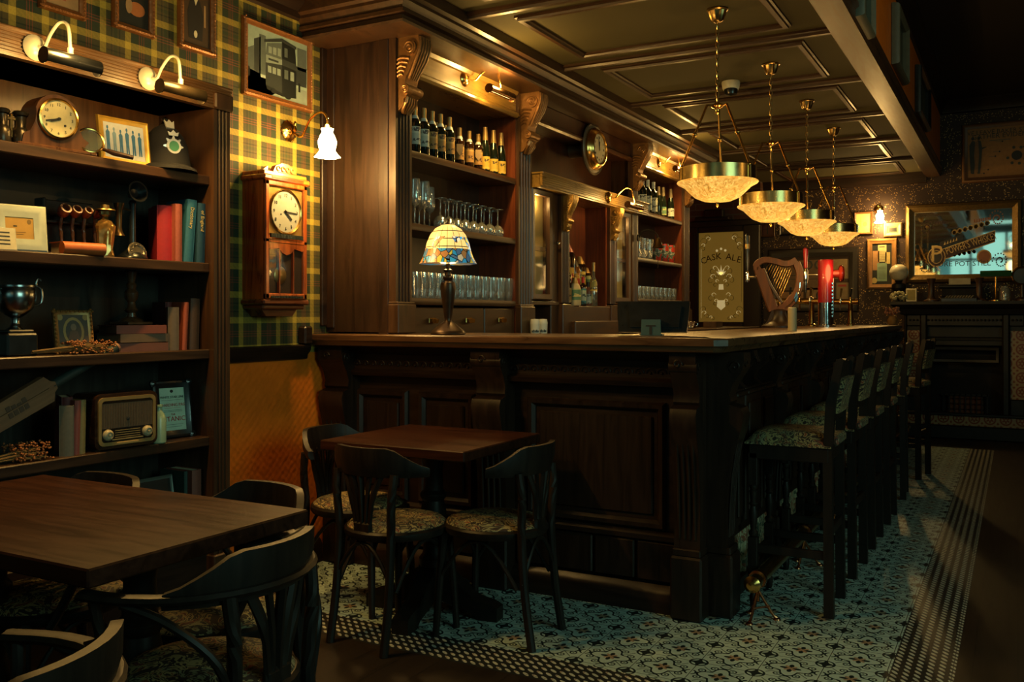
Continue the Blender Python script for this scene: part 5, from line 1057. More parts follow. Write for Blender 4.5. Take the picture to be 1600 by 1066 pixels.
b.at((0, -DC-.009, .468), ry=92); b.box(-.0025, .0025, -.001, 0, -.012, .070); b.at((0, -DC-.010, .468), ry=132); b.box(-.004, .004, -.001, 0, -.01, .050); b.at(); b.lathe([(.006, -DC-.011), (.006, -DC-.007)], 10, 0, (0, 0, .468), 'y'); b.lathe([(.004, -DC-.008), (.004, -DC-.005)], 8, 0, (-.03, 0, .455), 'y'); b.build('hands_and_numerals', INK, t)
b = MB(); b.box(-w+.024, w-.024, F+.001, F+.002, .105, .575); b.build('pane', PANE, t)
def tulip(loc, rz, label, power, reach=.22, sd=.03):
    t = thing('wall_sconce', label, 'wall lamp', loc, rz)
    b = MB().at(rx=90); b.lathe([(.050, 0), (.052, .006), (.044, .014), (.030, .022), (.016, .028), (.001, .03)], 28, wob=lambda j, a: .05*math.cos(14*a) if j < 4 else 0); b.build('wall_plate', BRASS, t)
    b = MB(); b.tube(bez([(0, -.02, .0), (.005, -.045, -.02), (.012, -.08, -.028), (sd*.8, -reach*.62, .03), (sd, -reach*.88, .052), (sd, -reach, .02), (sd, -reach, -.015)], 6), .006, 8); b.lathe([(.001, .045), (.006, .04), (.008, .03), (.004, .02), (.010, .0), (.001, -.01)], 10, 0, (0, -.045, 0)); b.lathe([(.008, -.010), (.020, -.025), (.026, -.034)], 14, 0, (sd, -reach, 0)); b.build('arm', BRASS, t)
    m = MT('opal_glass_shade_'+str(rz)); n = m.noise(scale=20); m.set(col=(.9, .8, .6), rough=.3, em=7.0, emc=(1, .74, .36)) 
    b = MB(); b.lathe([(.030, -.030), (.024, -.045), (.034, -.062), (.044, -.090), (.040, -.115), (.036, -.130), (.048, -.150), (.058, -.160), (.055, -.162), (.044, -.150), (.032, -.130), (.036, -.115), (.040, -.090), (.030, -.062), (.02, -.045)], 36, 0, (sd, -reach, 0), wob=lambda j, a: .09*math.cos(9*a) if 6 <= j <= 9 else 0); b.build('shade', m.m, t)
    light('glow', 'POINT', (sd, -reach, -.19), power*1.2, WARM2, .035, parent=t); light('glow', 'POINT', (sd, -reach+.0, .02), power*.5, WARM2, .03, parent=t); light('glow', 'POINT', (sd+.03, -reach-.07, -.10), power*.25, WARM2, .03, parent=t); light('glow', 'POINT', (sd-.08, -reach-.02, -.10), power*.45, WARM2, .03, parent=t)
    return t
tulip((WL, yat(450, WL), zat(205, WL, yat(450, WL))), 90, 'brass wall lamp with a frilled white glass shade above the pendulum clock', 10, .30, -.065)
# ================================================================ on the bar top
ZB = BZ+.0005
x, y = -1.92, 3.66; x = xat(700, 3.66)
t = thing('table_lamp', 'stained-glass table lamp with bronze baluster base on the left of the bar', 'lamp', (x, 3.66, ZB))
BRZ = plain('dark_bronze', (.055, .032, .020), .35, .7, .35)
b = MB(); b.lathe([(.078, 0), (.084, .004), (.082, .012), (.074, .020), (.045, .045), (.030, .055), (.020, .062)], 32, wob=lambda j, a: .015*math.cos(24*a) if 2 < j < 6 else 0); b.build('foot', BRZ, t)
b = MB(); b.lathe([(.020, .058), (.016, .068), (.018, .08), (.024, .12), (.034, .19), (.038, .225), (.034, .245), (.020, .258), (.024, .264), (.024, .272), (.015, .280), (.013, .295), (.022, .300), (.022, .306), (.010, .312), (.008, .50), (.001, .502)], 28); b.build('stem', BRZ, t)
def tiff(k):
    m = MT('leaded_glass_'+k); x_, y_, z_ = m.xyz(); a = y_.at2(x_); 
    n_seg = 18; s_ = (a*(n_seg/(2*PI))).fr(); h = (z_-.335)/.187
    lead = s_.lt(.07).mx((h*5).fr().lt(.10)); up = h.gt(.36)
    vec = m.vec(a*1.5, h*1.7, 0); v = m.voro(vec, 3.2, 'DISTANCE_TO_EDGE'); lead2 = v.lt(.045)
    cc = m.voro(vec, 3.2, 'F1', 'Color'); rgb = m.t.nodes.new('ShaderNodeSeparateColor'); m.t.links.new(cc.k, rgb.inputs[0]); r_, g_, b_ = (N(m.t, rgb.outputs[i]) for i in range(3))
    band_ = m.mix(r_.gt(.5), m.mix(g_.gt(.55), (.05, .42, .75), (.10, .20, .34)), m.mix(b_.gt(.5), (.55, .24, .07), m.mix(g_.gt(.5), (.80, .62, .08), (.9, .72, .45))))
    rose = (m.noise(m.vec(a*.9, h*1.5, 3), 1.6, 1).gt(.60))*(h.lt(.66))
    low = (1-up).mx(rose); c = m.mix(low, (1.0, .66, .20), band_); ld = m.mix(low, lead, lead2)
    ld = lead*(1-low)+lead2*low
    c = m.mix(ld.cl(), c, (.004, .003, .002)); m.set(col=c, rough=.35, em=(1-ld).cl()*(up*.45+.17), emc=c); return m.m
b = MB(); sp_ = [(.010, .522), (.030, .518), (.060, .502), (.084, .472), (.100, .435), (.110, .395), (.120, .365), (.136, .335)]
b.lathe([(r-.003, z) for r, z in sp_][::-1]+sp_ if 0 else sp_, 48, wob=lambda j, a: .02*math.cos(9*a) if j > 6 else 0); b.build('shade', tiff('shade'), t)
b = MB(); b.lathe([(.014, .515), (.018, .521), (.012, .527), (.005, .533), (.007, .543), (.001, .55)], 14); b.build('finial', BRZ, t)
b = MB(); b.ball((0, 0, .40), .025, 10); b.build('bulb', plain('bulb_glow', (1, .75, .4), .5, em=10, emc=(1, .72, .36)), t)
light('glow', 'POINT', (0, 0, .33), 1.6, WARM2, .04, parent=t)
# point-of-sale monitor seen from behind
x = xat(1020, 3.98); t = thing('monitor', 'black till monitor seen from behind on a grey stand', 'monitor', (x, 3.98, ZB), 12)
b = MB().at((0, .0, .01), rx=-14); b.prism([(-.155, 0), (.155, 0), (.165, .125), (.165, .145), (-.165, .145), (-.165, .125)], -.02, .0, 'y'); b.prism([(-.10, .02), (.12, .02), (.13, .12), (-.11, .12)], -.034, -.02, 'y'); b.build('screen', BLACK, t)
TG = plain('grey_green_plastic', (.06, .11, .10), .45, 0, .1)
b = MB(); b.prism([(-.045, -.0), (.045, -.0), (.042, .072), (-.042, .072)], -.064, -.044, 'y'); b.box(-.05, .05, -.064, .03, 0, .006, 0, .002); b.box(-.042, .042, -.055, -.03, .055, .072, 0, .003); b.build('stand', TG, t)
b = MB(); b.box(-.022, .022, -.0655, -.064, .040, .047); b.box(-.006, .006, -.0655, -.064, .004, .041); b.build('logo', INK, t)
# harp-shaped beer font
HW = wood('harp_wood', (.06, .016, .003), (.17, .050, .009), 'z', rough=.6, coat=.0)
x, y = -1.58, 7.05; t = thing('beer_font', 'carved harp-shaped beer tap standing on the bar', 'beer tap', (x, y, ZB), 14)
b = MB(); b.lathe([(.13, 0), (.13, .015), (.10, .03), (.075, .06), (.06, .10), (.062, .13), (.04, .14)], 24); b.prism([(-.10, .012), (.11, .012), (.06, .06), (.045, .13), (-.055, .13), (-.08, .06)], -.045, .045, 'y'); b.build('pedestal', WD('z'), t)
def ribbon(pts, ws, dep, mat, name):
    """flat-sided curved member in the xz plane, half width ws, depth dep"""
    b = MB(); vs = []; fs = []; L = len(pts)
    for i, (x_, z_) in enumerate(pts):
        a, c = pts[max(0, i-1)], pts[min(L-1, i+1)]; dx, dz = c[0]-a[0], c[1]-a[1]; l = math.hypot(dx, dz) or 1; nx, nz = -dz/l, dx/l; w = ws[i] if isinstance(ws, list) else ws
        for s_, d_ in ((-1, -dep), (1, -dep), (1.25, 0), (1, dep), (-1, dep), (-1.25, 0)): vs.append((x_+nx*w*s_, d_, z_+nz*w*s_))
    for i in range(L-1):
        for q in range(6): fs.append((i*6+q, i*6+(q+1) % 6, (i+1)*6+(q+1) % 6, (i+1)*6+q))
    fs += [tuple(range(6)), tuple((L-1)*6+q for q in range(6))]; b.add(vs, fs); return b.build(name, mat, t)
def b2(p, n=8): return [(q[0], q[2]) for q in bez([(a, 0, c) for a, c in p], n)]
ribbon(b2([(-.135, .455), (-.165, .44), (-.160, .485), (-.11, .512), (-.04, .505), (.04, .482), (.09, .490), (.125, .510)], 6), [.016]*10+[.020]*33, .030, HW, 'neck')
ribbon(b2([(-.145, .44), (-.10, .30), (-.04, .13)], 8), .032, .034, HW, 'soundboard')
ribbon(b2([(-.110, .44), (-.060, .32), (.02, .185)], 8), .008, .020, WB('z'), 'string_bar')
ribbon(b2([(.125, .49), (.150, .40), (.135, .28), (.07, .18), (-.01, .12)], 8), [.024]*20+[.030]*13, .030, HW, 'pillar')
b = MB()
for i in range(11): f = i/10; b.cyl((-.098+.105*f, 0, .435-.22*f), (-.07+.185*f, 0, .487-.012*math.sin(f*PI)*1), .0022, n=5)
b.build('strings', OLDB, t)
b = MB(); b.tube([(.14, 0, .40), (.19, -.02, .40)], .009, 8); b.lathe([(.014, .345), (.016, .36), (.016, .43), (.010, .44), (.014, .445), (.001, .45)], 14, 0, (.19, -.02, 0)); b.lathe([(.006, .26), (.010, .29), (.012, .345)], 12, 0, (.19, -.02, 0)); b.build('tap', CHROME, t)
b = MB(); b.lathe([(.010, .445), (.014, .46), (.013, .50), (.018, .56), (.018, .59), (.010, .598), (.001, .60)], 14, 0, (.19, -.02, 0)); b.build('tap_handle', REDP, t)
b = MB(); b.tube([(-.16, 0, .385), (-.235, -.02, .385)], .008, 8); b.lathe([(.014, .345), (.017, .36), (.014, .385), (.017, .41), (.012, .43), (.001, .44)], 14, 0, (-.235, -.02, 0)); b.build('tap', CHROME, t)
b = MB(); b.lathe([(.011, .43), (.015, .47), (.014, .56), (.019, .66), (.017, .70), (.001, .715)], 16, 0, (-.235, -.02, 0)); b.build('tap_handle', BLACK, t)
b = MB(); b.lathe([(.0195, .60), (.020, .61), (.0195, .635)], 16, 0, (-.235, -.02, 0)); b.build('handle_band', OLDB, t)
b = MB(); b.tube(bez([(.15, -.03, .34), (.14, -.035, .26), (.09, -.04, .19), (.05, -.04, .155)], 5), .004, 6); b.prism([(.105, .22), (.125, .27), (.135, .23), (.120, .19)], -.04, -.034, 'y'); b.build('badge_wire', CHROME, t)
# red column font
x = -1.40; y = 7.95; t = thing('beer_font', 'bright red cylindrical beer tap column with a round badge', 'beer tap', (x, y, ZB), 20)
b = MB(); b.lathe([(.062, .20), (.062, .545), (.058, .556), (.001, .560)], 28); b.build('column', REDP, t)
b = MB(); b.lathe([(.085, 0), (.085, .012), (.062, .018), (.062, .20), (.001, .20)], 28); b.build('base', CHROME, t)
b = MB(); b.lathe([(.03, .05), (.035, .10), (.055, .105), (.072, .115), (.072, .125), (.060, .140), (.001, .145)], 22, 0, (0, .0, .44), 'x'); b.build('round_badge', plain('deep_red_lens', (.20, .015, .01), .12, .2), t)
b = MB(); b.tube([(-.06, 0, .43), (-.16, -.01, .43)], .007, 8); b.tube([(.06, -.02, .10), (.06, -.02, .40)], .004, 6); [b.box(.040, .05, -.052, -.046, .08+.03*i, .095+.03*i) for i in range(10)]; b.build('fittings', CHROME, t)
# brass tap bridges behind
def bridge(x, y, rz, n, label, h=.26):
    t = thing('beer_tap_bridge', label, 'beer taps', (x, y, ZB), rz)
    b = MB(); L = .085*n
    for s_ in (-1, 1): b.lathe([(.035, 0), (.035, .01), (.022, .02), (.020, h-.03), (.026, h-.02), (.026, h), (.001, h+.02)], 16, 0, (s_*L*.4, 0, 0))
    b.tube([(-L*.55, 0, h-.02), (L*.55, 0, h-.02)], .026, 14); b.build('bridge', BRASS, t)
    for i in range(n):
        xx = -L*.5+L*(i+.5)/n; o = MB(); o.tube(bez([(xx, -.02, h-.02), (xx, -.07, h-.01), (xx, -.085, h-.04), (xx, -.085, h-.10)], 4), .007, 8); o.lathe([(.010, h-.03), (.012, h), (.006, h+.02)], 10, 0, (xx, -.07, 0)); o = o.build('tap', CHROME if i % 2 else BRASS, t)
        k_ = MB(); k_.tube([(xx, -.072, h+.02), (xx+.01, -.085, h+.10)], [.006, .010], 8); k_.build('tap_lever', BLACK if i % 3 else BRASS, t)
bridge(-1.98+.25, 8.35, 8, 4, 'brass beer tap bridge seen left of the harp tap', .24); bridge(-1.52, 8.9, 8, 5, 'brass beer tap bridge between the harp tap and the red column', .24)
x = xat(1238, 5.55); t = thing('pillar_candle', 'pale cream pillar candle in front of the harp tap', 'candle', (x, 5.55, ZB)); b = MB(); b.lathe([(.024, 0), (.025, .003), (.025, .135), (.020, .139), (.001, .134)], 20); b.build('wax', plain('cream_wax', (.50, .42, .24), .5, sc=8), t); b = MB(); b.tube([(0, 0, .132), (.002, 0, .146)], .0012, 5); b.build('wick', INK, t)
t = thing('coffee_cup', 'small chrome-trimmed cup by the right edge of the monitor', 'cup', (-2.44, yat(1078, -2.44), 1.136)); b = MB(); b.lathe([(.04, 0), (.055, .006), (.03, .008), (.034, .02), (.045, .06), (.042, .06), (.030, .02), (.001, .012)], 20); b.tube(arc((.052, 0, .035), .016, -110, 110, 8), .004, 6); b.build('cup', CHROME, t)
t = thing('wooden_box', 'small open wooden box on the service counter under the etched glass panel', 'box', (-2.42, yat(1114, -2.42), 1.136), 90); b = MB(); b.box(-.10, .10, -.06, .06, 0, .008); [b.box(a, c, d, e, .008, .055, 0, .002) for a, c, d, e in ((-.10, .10, -.06, -.05), (-.10, .10, .05, .06), (-.10, -.09, -.05, .05), (.09, .10, -.05, .05))]; b.build('box', WB('x'), t)
# hanging bell lamp on the right unit
t = thing('brass_bell', 'dark brass bell with pull cord hanging from the right back bar post', 'bell', (XF+.037, 6.86, 1.86), 90)
b = MB(); b.lathe([(.028, -.004), (.03, .004), (.001, .008)], 14, 0, (0, 0, 0), 'y'); b.tube(bez([(0, 0, 0), (0, -.03, .05), (.03, -.09, .06), (.08, -.12, .03), (.095, -.125, .0)], 4), .005, 7); b.build('bracket', IRON, t)
b = MB(); b.lathe([(.001, .005), (.016, .0), (.024, -.02), (.030, -.05), (.045, -.072), (.048, -.078), (.001, -.07)], 20, 0, (.095, -.125, -.0)); b.build('bell', plain('dark_bell_brass', (.14, .08, .03), .3, .9), t)
b = MB(); b.tube([(.095, -.125, -.07), (.095, -.125, -.24)], .0025, 5); b.build('cord', IRON, t)
# ================================================================ pendant lights
def bowlmat():
    m = MT('marbled_amber_bowl'); v = m.voro(scale=40, feat='DISTANCE_TO_EDGE'); x_, y_, z_ = m.xyz(); n = (m.noise(m.vec(x_*40, y_*40, z_*16), 1, 3, 1.8)*2.2-.6).cl()
    c = m.mix(n, (1.0, .46, .06), (1, .62, .16)); m.set(col=m.mix(n, (.50, .30, .04), (.80, .52, .10)), rough=.3, em=n*.80+.14, emc=c); m.bump(n, .6, .01)
    tl = m.t.nodes.new('ShaderNodeBsdfTranslucent'); tl.inputs[0].default_value = (1, .62, .16, 1); mx_ = m.t.nodes.new('ShaderNodeMixShader'); mx_.inputs[0].default_value = .35
    out = m.t.nodes['Material Output']; m.t.links.new(m.b.outputs[0], mx_.inputs[1]); m.t.links.new(tl.outputs[0], mx_.inputs[2]); m.t.links.new(mx_.outputs[0], out.inputs[0]); return m.m
M_BOWL = bowlmat(); BANDM = plain('brushed_brass_band', (.50, .36, .14), .24, 1, .15)
def pendant():
    t = thing('pendant_light', '', 'pendant light', group=None)
    b = MB(); b.lathe([(.052, 0), (.054, -.006), (.045, -.012), (.040, -.03), (.030, -.055), (.020, -.064), (.008, -.068)], 24, wob=lambda j, a: .05*math.cos(12*a) if 1 < j < 6 else 0); b.build('canopy', OLDB, t)
    b = MB()
    for i in range(13):                                              # chain links
        z = -.075-.031*i; ax = (1, 0) if i % 2 else (0, 1)
        b.tube([(ax[0]*.008*math.cos(a), ax[1]*.008*math.cos(a), z-.006+.020*math.sin(a)) for a in [2*PI*q/10 for q in range(10)]], .0026, 5, closed=True, up=(ax[1], ax[0], 0))
    b.build('chain', OLDB, t)
    b = MB(); b.lathe([(.012, -.468), (.026, -.478), (.034, -.486), (.026, -.494), (.012, -.50), (.009, -.51), (.012, -.52), (.001, -.53)], 16)
    b.build('hub', BRASS, t)
    for k_ in range(3):
        a = R(100+120*k_); c, s_ = math.cos(a), math.sin(a); b = MB()
        b.tube([(.030*c, .030*s_, -.486), (.055*c, .055*s_, -.483), (.185*c, .185*s_, -.785), (.186*c, .186*s_, -.83)], .0065, 8)
        p = Vector((.12*c, .12*s_, -.634)); b.ball(p, .013, 8); b.ball((.186*c, .186*s_, -.80), .012, 8); b.box(.19*c-.008, .19*c+.008, .19*s_-.008, .19*s_+.008, -.87, -.80, 0, .003); b.build('rod', BRASS, t)
    b = MB(); b.lathe([(.184, -.868), (.190, -.866), (.190, -.798), (.184, -.796), (.182, -.80), (.182, -.864)], 48); b.build('band', BANDM, t)
    b = MB(); P = [(.199, -.866), (.201, -.870), (.196, -.876), (.165, -.893), (.140, -.918), (.110, -.945), (.070, -.962), (.001, -.970)]
    b.lathe(P, 48); b.lathe([(r*.98, z+.004) for r, z in P], 48) if 0 else None; b.build('bowl', M_BOWL, t)
    b = MB(); b.lathe([(.001, -.965), (.010, -.97), (.007, -.98), (.009, -.987), (.001, -.996)], 12); b.build('finial', BRASS, t)
    b = MB(); b.ball((-.06, -.03, -.84), .022, 10); b.build('bulb', _M['bulb_glow'], t)
    light('glow', 'POINT', (.0, -.0, -1.16), 2.5, WARM2, .12, parent=t); light('glow', 'POINT', (.115, .06, -.862), 2.2, WARM2, .02, parent=t)
    return t
PL = pendant()
for i, y in enumerate((4.53, 5.67, 6.76, 7.85)):
    o = PL if i == 0 else copy_tree(PL)
    o.location = (-1.32, y, ZC); o.rotation_euler = (0, 0, 0); o['group'] = 'pendant lights over the bar'
    o['label'] = 'brass pendant with marbled amber glass bowl, %s of the row over the bar' % ('nearest and largest', 'second', 'third', 'farthest')[i]
for x_, y_ in ((1.25, 4.6), (1.25, 1.0), (-.1, -1.6)):           # pendants added out of view as warm fill for fascia and room
    o = copy_tree(PL); o.location = (x_, y_, ZU if x_ > 0 else ZU); o['label'] = 'added out-of-view brass pendant, warm fill for the open room, %s' % {4.6: 'beside the bar', 1.0: 'level with the front tables', -1.6: 'behind the viewer'}[y_]; o['group'] = 'added fill pendants in the open room, out of view'
    for c_ in o.children:
        if c_.type == 'LIGHT':
            lo = c_.data.energy > 2.4; c_.data = c_.data.copy(); c_.data.energy = {4.6: 2.5, 1.0: 1.0, -1.6: 1.0}[y_] if lo else {4.6: 9, 1.0: 4, -1.6: .5}[y_]
            if not lo: c_.location = (0, 0, -.70)
t = thing('security_camera', 'white dome security camera on the ceiling beside the nearest pendant chain', 'camera', (-1.65, 5.97, ZC), 15)
b = MB(); b.lathe([(.058, 0), (.060, -.006), (.054, -.045), (.045, -.060), (.001, -.062)], 24); b.build('housing', plain('camera_white', (.85, .78, .58), .4), t)
b = MB(); b.lathe([(.001, -.04), (.040, -.03), (.046, .0), (.040, .03), (.001, .04)], 20, 0, (0, -.006, -.055)); b.build('dome_lens', BLACK, t)
# ================================================================ pictures on the fascia
for i, (p0, p1, pb, hh, fm, lb) in enumerate(((1333, 1353, 45, .36, plain('grey_green_frame', (.10, .11, .08), .4), 'grey framed picture on the orange fascia, nearest and cut off by the top edge'), (1392, 1409, 118, .40, plain('grey_green_frame2', (.13, .13, .09), .4), 'grey-green framed picture in the middle of the orange fascia'), (1429, 1445, 192, .38, BLACK, 'black framed picture on the orange fascia nearest the far wall'))):
    X = -.72; y0, y1 = yat(p0, X), yat(p1, X); ym = (y0+y1)/2; wd_ = (.42, .62, .80)[i]
    z0 = zat(pb, X, ym-.0); t = frame('framed_picture', lb, 'picture', abs(y1-y0), hh, (X+.004, ym, z0), 90, .03, .05, fm, plain('dim_print', (.05, .06, .045), .4), lambda r, p, o, tx: [r(.12, .1, .88, .9, plain('dim_print_inner', (.09, .09, .06), .5))], 0)
# ================================================================ far wall
YW = YF
def fx(px, Y=YF): return xat(px, Y)
def fz(py, px, Y=YF): return zat(py, fx(px, Y), Y)
def farpic(name, label, px0, px1, py0, py1, fm, bg, pic, fw=.03, cat='picture', Y=YF, fd=.03, **k):
    x0, x1 = fx(px0, Y), fx(px1, Y); pm = (px0+px1)/2; z1, z0 = fz(py0, pm, Y), fz(py1, pm, Y)
    return frame(name, label, cat, x1-x0, z1-z0, ((x0+x1)/2, Y-.003, z0), 0, fw, fd, fm, bg, pic, **k)
WOODF = plain('plain_brown_frame', (.14, .06, .02), .45); DARKF = plain('black_brown_frame', (.014, .010, .008), .4); PAP = plain('tan_poster_paper', (.38, .20, .08), .7); YP = plain('yellowed_paper', (.55, .42, .14), .7)
def poster(r, p, o, tx):
    tx('WE LEAVE BAKER STREET TO', .58, .87, .062, G2); tx('GATHER EVIDENCE', .52, .78, .068, G2); r(.32, .725, .62, .74, G3)
    for x_ in (.07, .155):
        o(x_+.01, .80, .022, .035, G1, 2); p([(x_-.035, .42), (x_-.04, .66), (x_, .76), (x_+.04, .74), (x_+.06, .60), (x_+.05, .40), (x_+.03, .08), (x_-.0, .08), (x_-.02, .10)], G2, 2)
    p([(.10, .44), (.115, .72), (.16, .74), (.17, .45), (.15, .10), (.12, .10)], plain('poster_tan_coat', (.26, .14, .06), .6), 3); p([(.19, .56), (.27, .60), (.28, .62), (.19, .60)], G2, 3)
    o(.70, .40, .075, .095, G1, 2)
    for a_ in range(7): o(.70+.13*math.cos(a_*.8-2.9), .40+.17*math.sin(a_*.8-2.9), .022, .03, G2, 2)
    for x_, z_ in ((.50, .70), (.46, .50), (.40, .41), (.80, .56), (.30, .15), (.24, .08), (.82, .42)): o(x_, z_, .012, .017, G1, 2); r(x_-.09, z_-.003, x_, z_+.004, G3)
    for i in range(5): r(.78, .10+.03*i, .97, .108+.03*i, G3)
farpic('framed_poster', 'large framed tan detective poster high on the far wall at the right', 1503, 1632, 190, 283, WOODF, PAP, poster, .05)
def papers(r, p, o, tx):
    r(.30, .55, .72, .96, plain('cream_sheet', (.55, .50, .24), .7), 1); tx('MENU', .50, .90, .045, G2, 3) if 0 else r(.36, .90, .64, .92, G2, 2)
    r(.04, .35, .36, .82, PAP, 1); r(.66, .5, .90, .78, YP, 1); r(.26, .08, .74, .52, plain('teal_sheet', (.22, .34, .24), .7), 2)
    for i in range(9): r(.32, .14+.035*i, .68, .148+.035*i, G3, 3)
    for i in range(6): r(.35, .60+.04*i, .66, .608+.04*i, PAP, 3)
    o(.12, .10, .14, .07, YP, 2)
farpic('framed_notices', 'brown-framed noticeboard with pinned sheets behind the white globe lamp', 1355, 1402, 373, 452, plain('amber_frame', (.30, .15, .05), .4), G1, papers, .05, 'noticeboard')
def big(r, p, o, tx):
    r(.05, .30, .66, .92, plain('brown_newsprint', (.20, .12, .06), .7)); tx('OO', .52, .72, .16, G2, 3); r(.10, .60, .60, .61, G2, 2); r(.1, .52, .6, .53, G2, 2)
    r(.69, .52, .98, .92, plain('pale_newsprint', (.30, .21, .10), .7)); r(.82, .10, .98, .44, plain('pale_newsprint', (.30, .21, .10), .7)); r(.84, .36, .95, .40, RED, 2); r(.69, .08, .79, .24, TN); r(.69, .28, .79, .44, G3); r(.42, .12, .66, .34, TN); o(.60, .18, .05, .10, G1, 2); r(.05, .05, .38, .26, PAP)
farpic('framed_board', 'large black-framed board of old clippings on the far wall behind the harp tap', 1200, 1342, 388, 488, DARKF, plain('board_brown', (.055, .03, .015), .6), big, .09, 'noticeboard')
farpic('framed_print', 'small red-brown framed print on the far wall below the second pendant', 1187, 1212, 346, 371, WOODF, plain('red_brown_print', (.14, .04, .02), .6), lambda r, p, o, tx: [r(.46, .1, .54, .9, G1), r(.1, .5, .9, .54, G1)], .022)
farpic('framed_print', 'thin black framed print on the far wall between the second and third pendants', 1218, 1262, 350, 368, DARKF, plain('dark_print', (.02, .014, .010), .5), lambda r, p, o, tx: [r(.05, .3, .1, .8, TN)], .02)
farpic('framed_drawing', 'yellowed framed line drawing beside the far wall lamp', 1335, 1364, 331, 367, WOODF, YP, lambda r, p, o, tx: [r(.2, .6, .8, .61, OR), r(.3, .3, .32, .8, OR), o(.6, .45, .15, .12, plain('faint_line', (.42, .30, .08), .7)), r(.1, .1, .16, .35, INK)], .02)
farpic('framed_photograph', 'small pale-framed photograph right of the far wall lamp', 1381, 1410, 348, 370, plain('cream_frame', (.50, .42, .22), .5), YP, lambda r, p, o, tx: [r(.15, .2, .85, .8, G2), *[r(.2+.12*i, .3, .28+.12*i, .65, G1, 2) for i in range(5)]], .035)
# mirror
def mirror_m():
    m = MT('mirror_silver'); m.set(col=(.78, .80, .76), rough=.03, metal=1.0); return m.m
PG = plain('gold_sign_paint', (.70, .48, .18), .5, 0); PK = plain('black_sign_paint', (.012, .008, .006), .3); PRD = plain('oxblood_sign_paint', (.035, .007, .005), .4)
def mir(r, p, o, tx):
    import math as mm
    def scroll(cx, cz, s_, k_, m, l=2):
        for q in range(26):
            a = q*.42; rr_ = s_*(1-q/30); o(cx+k_*rr_*mm.cos(a)*.6, cz+rr_*mm.sin(a), .007, .012, m, l)
    c30 = math.radians(12)
    def rot(x_, z_): return (.52+(x_-.52)*1, z_+(x_-.52)*.485)
    p([rot(.28, .34), rot(.83, .34), rot(.83, .52), rot(.28, .52)], PG, 2); p([rot(.285, .355), rot(.825, .355), rot(.825, .505), rot(.285, .505)], PRD, 3)
    p([rot(.27, .54), rot(.50, .54), rot(.50, .64), rot(.27, .64)], PK, 2)
    tx("POWER'S WHISKEY", .600, .430, .105, PG, 5, 17.6, .55)
    tx('Rich', .385, .535, .10, PG, 4, 12.5) if 0 else [p([rot(.31+.03*i, .57), rot(.325+.03*i, .62), rot(.33+.03*i, .57)], PG, 4) for i in range(5)]
    o(.235, .285, .095, .155, PG, 4); o(.235, .285, .086, .14, PRD, 5); o(.235, .285, .062, .105, PG, 6); o(.235, .285, .056, .095, PK, 7); tx('P', .235, .215, .25, PG, 8)
    o(.72, .27, .075, .11, PG, 3); o(.72, .27, .06, .09, plain('copper_sign_paint', (.35, .12, .05), .3, .5), 4)
    tx('PURE POT STILL', .50, .135, .075, PRD, 4) ; r(.32, .125, .33, .126, PG)
    for i in range(7): scroll(.42+.055*i, .66+.02*i, .04, 1, PG)
    for i in range(6): scroll(.37+.05*i, .30+.01*i, .025, -1, PG)
    scroll(.13, .75, .12, 1, PRD); scroll(.12, .13, .12, 1, PRD); scroll(.85, .85, .13, -1, plain('copper_sign_paint', (.35, .12, .05), .3)); scroll(.88, .20, .13, -1, PRD)
    for i in range(8): r(.22+.018*i, .80, .23+.018*i, .84, PRD); r(.62+.022*i, .80+.004*i, .635+.022*i, .85+.004*i, plain('copper_sign_paint', (.35, .12, .05), .3))
farpic('pub_mirror', 'large gilt-framed advertising mirror with slanted lettering above the mantel', 1415, 1597, 316, 442, plain('embossed_gilt', (.30, .19, .07), .35, .7, .4, sc=60, bump=.8), mirror_m(), mir, .085, 'mirror', fd=.06, carve=False)
# etched glass panel in dark frame, brick above
YD = 10.55; x0, x1 = fx(1080, YD), fx(1188, YD)
b = MB(); b.box(-3.7, x1+.0, YD, YF, fz(345, 1130, YD), ZC, 0); struct(b.build('wall_brick', M_BRICK))
b = MB(); w = x1-x0; d = thing('etched_glass_screen', 'etched gold glass panel in a black frame at the far left, lettered CASK ALE', 'glass panel', ((x0+x1)/2, YD+.02, 0))
zt, zb = fz(345, 1130, YD), .0; gz0, gz1 = fz(503, 1127, YD), fz(363, 1127, YD); gx0, gx1 = fx(1092, YD)-(x0+x1)/2, fx(1162, YD)-(x0+x1)/2
b = MB(); b.box(-w/2, gx0, -.05, .03, zb, zt, 0, .01); b.box(gx1, w/2, -.05, .03, zb, zt, 0, .01); b.box(gx0, gx1, -.05, .03, gz1, zt, 0, .01); b.box(gx0, gx1, -.05, .03, zb, gz0, 0, .01); b.box(-w/2-.03, w/2+.03, -.09, .03, zt-.07, zt, 0, .01); b.box(gx0-.05, gx0-.035, -.058, -.045, gz0, gz1, 0, .003); b.build('frame', DARKF, d)
eg = MT('etched_gold_glass'); n = eg.noise(scale=3); eg.set(col=eg.mix(n, (.14, .08, .014), (.20, .12, .025)), rough=.45, em=.07, emc=(.90, .50, .07))  # faint golden emission puts lamplight into the glass
b = MB(); b.box(gx0, gx1, -.015, -.008, gz0, gz1); b.build('glass', eg.m, d)
GW = gx1-gx0; GH = gz1-gz0; gcx = (gx0+gx1)/2
ET = plain('clear_dark_etching', (.05, .028, .010), .25, .3); EB = plain('glowing_etching', (.95, .85, .55), .4, 0, em=.25, emc=(.9, .7, .3))  # light caught by the bright etching is put in as emission
b = MB()
for i, ch in enumerate('CASK ALE'):
    f = (i-3.5)/3.5; b.text(ch, .105, 0, (gcx+f*GW*.38, -.0165, gz0+GH*.70-.045*f*f), .0005, -f*14)
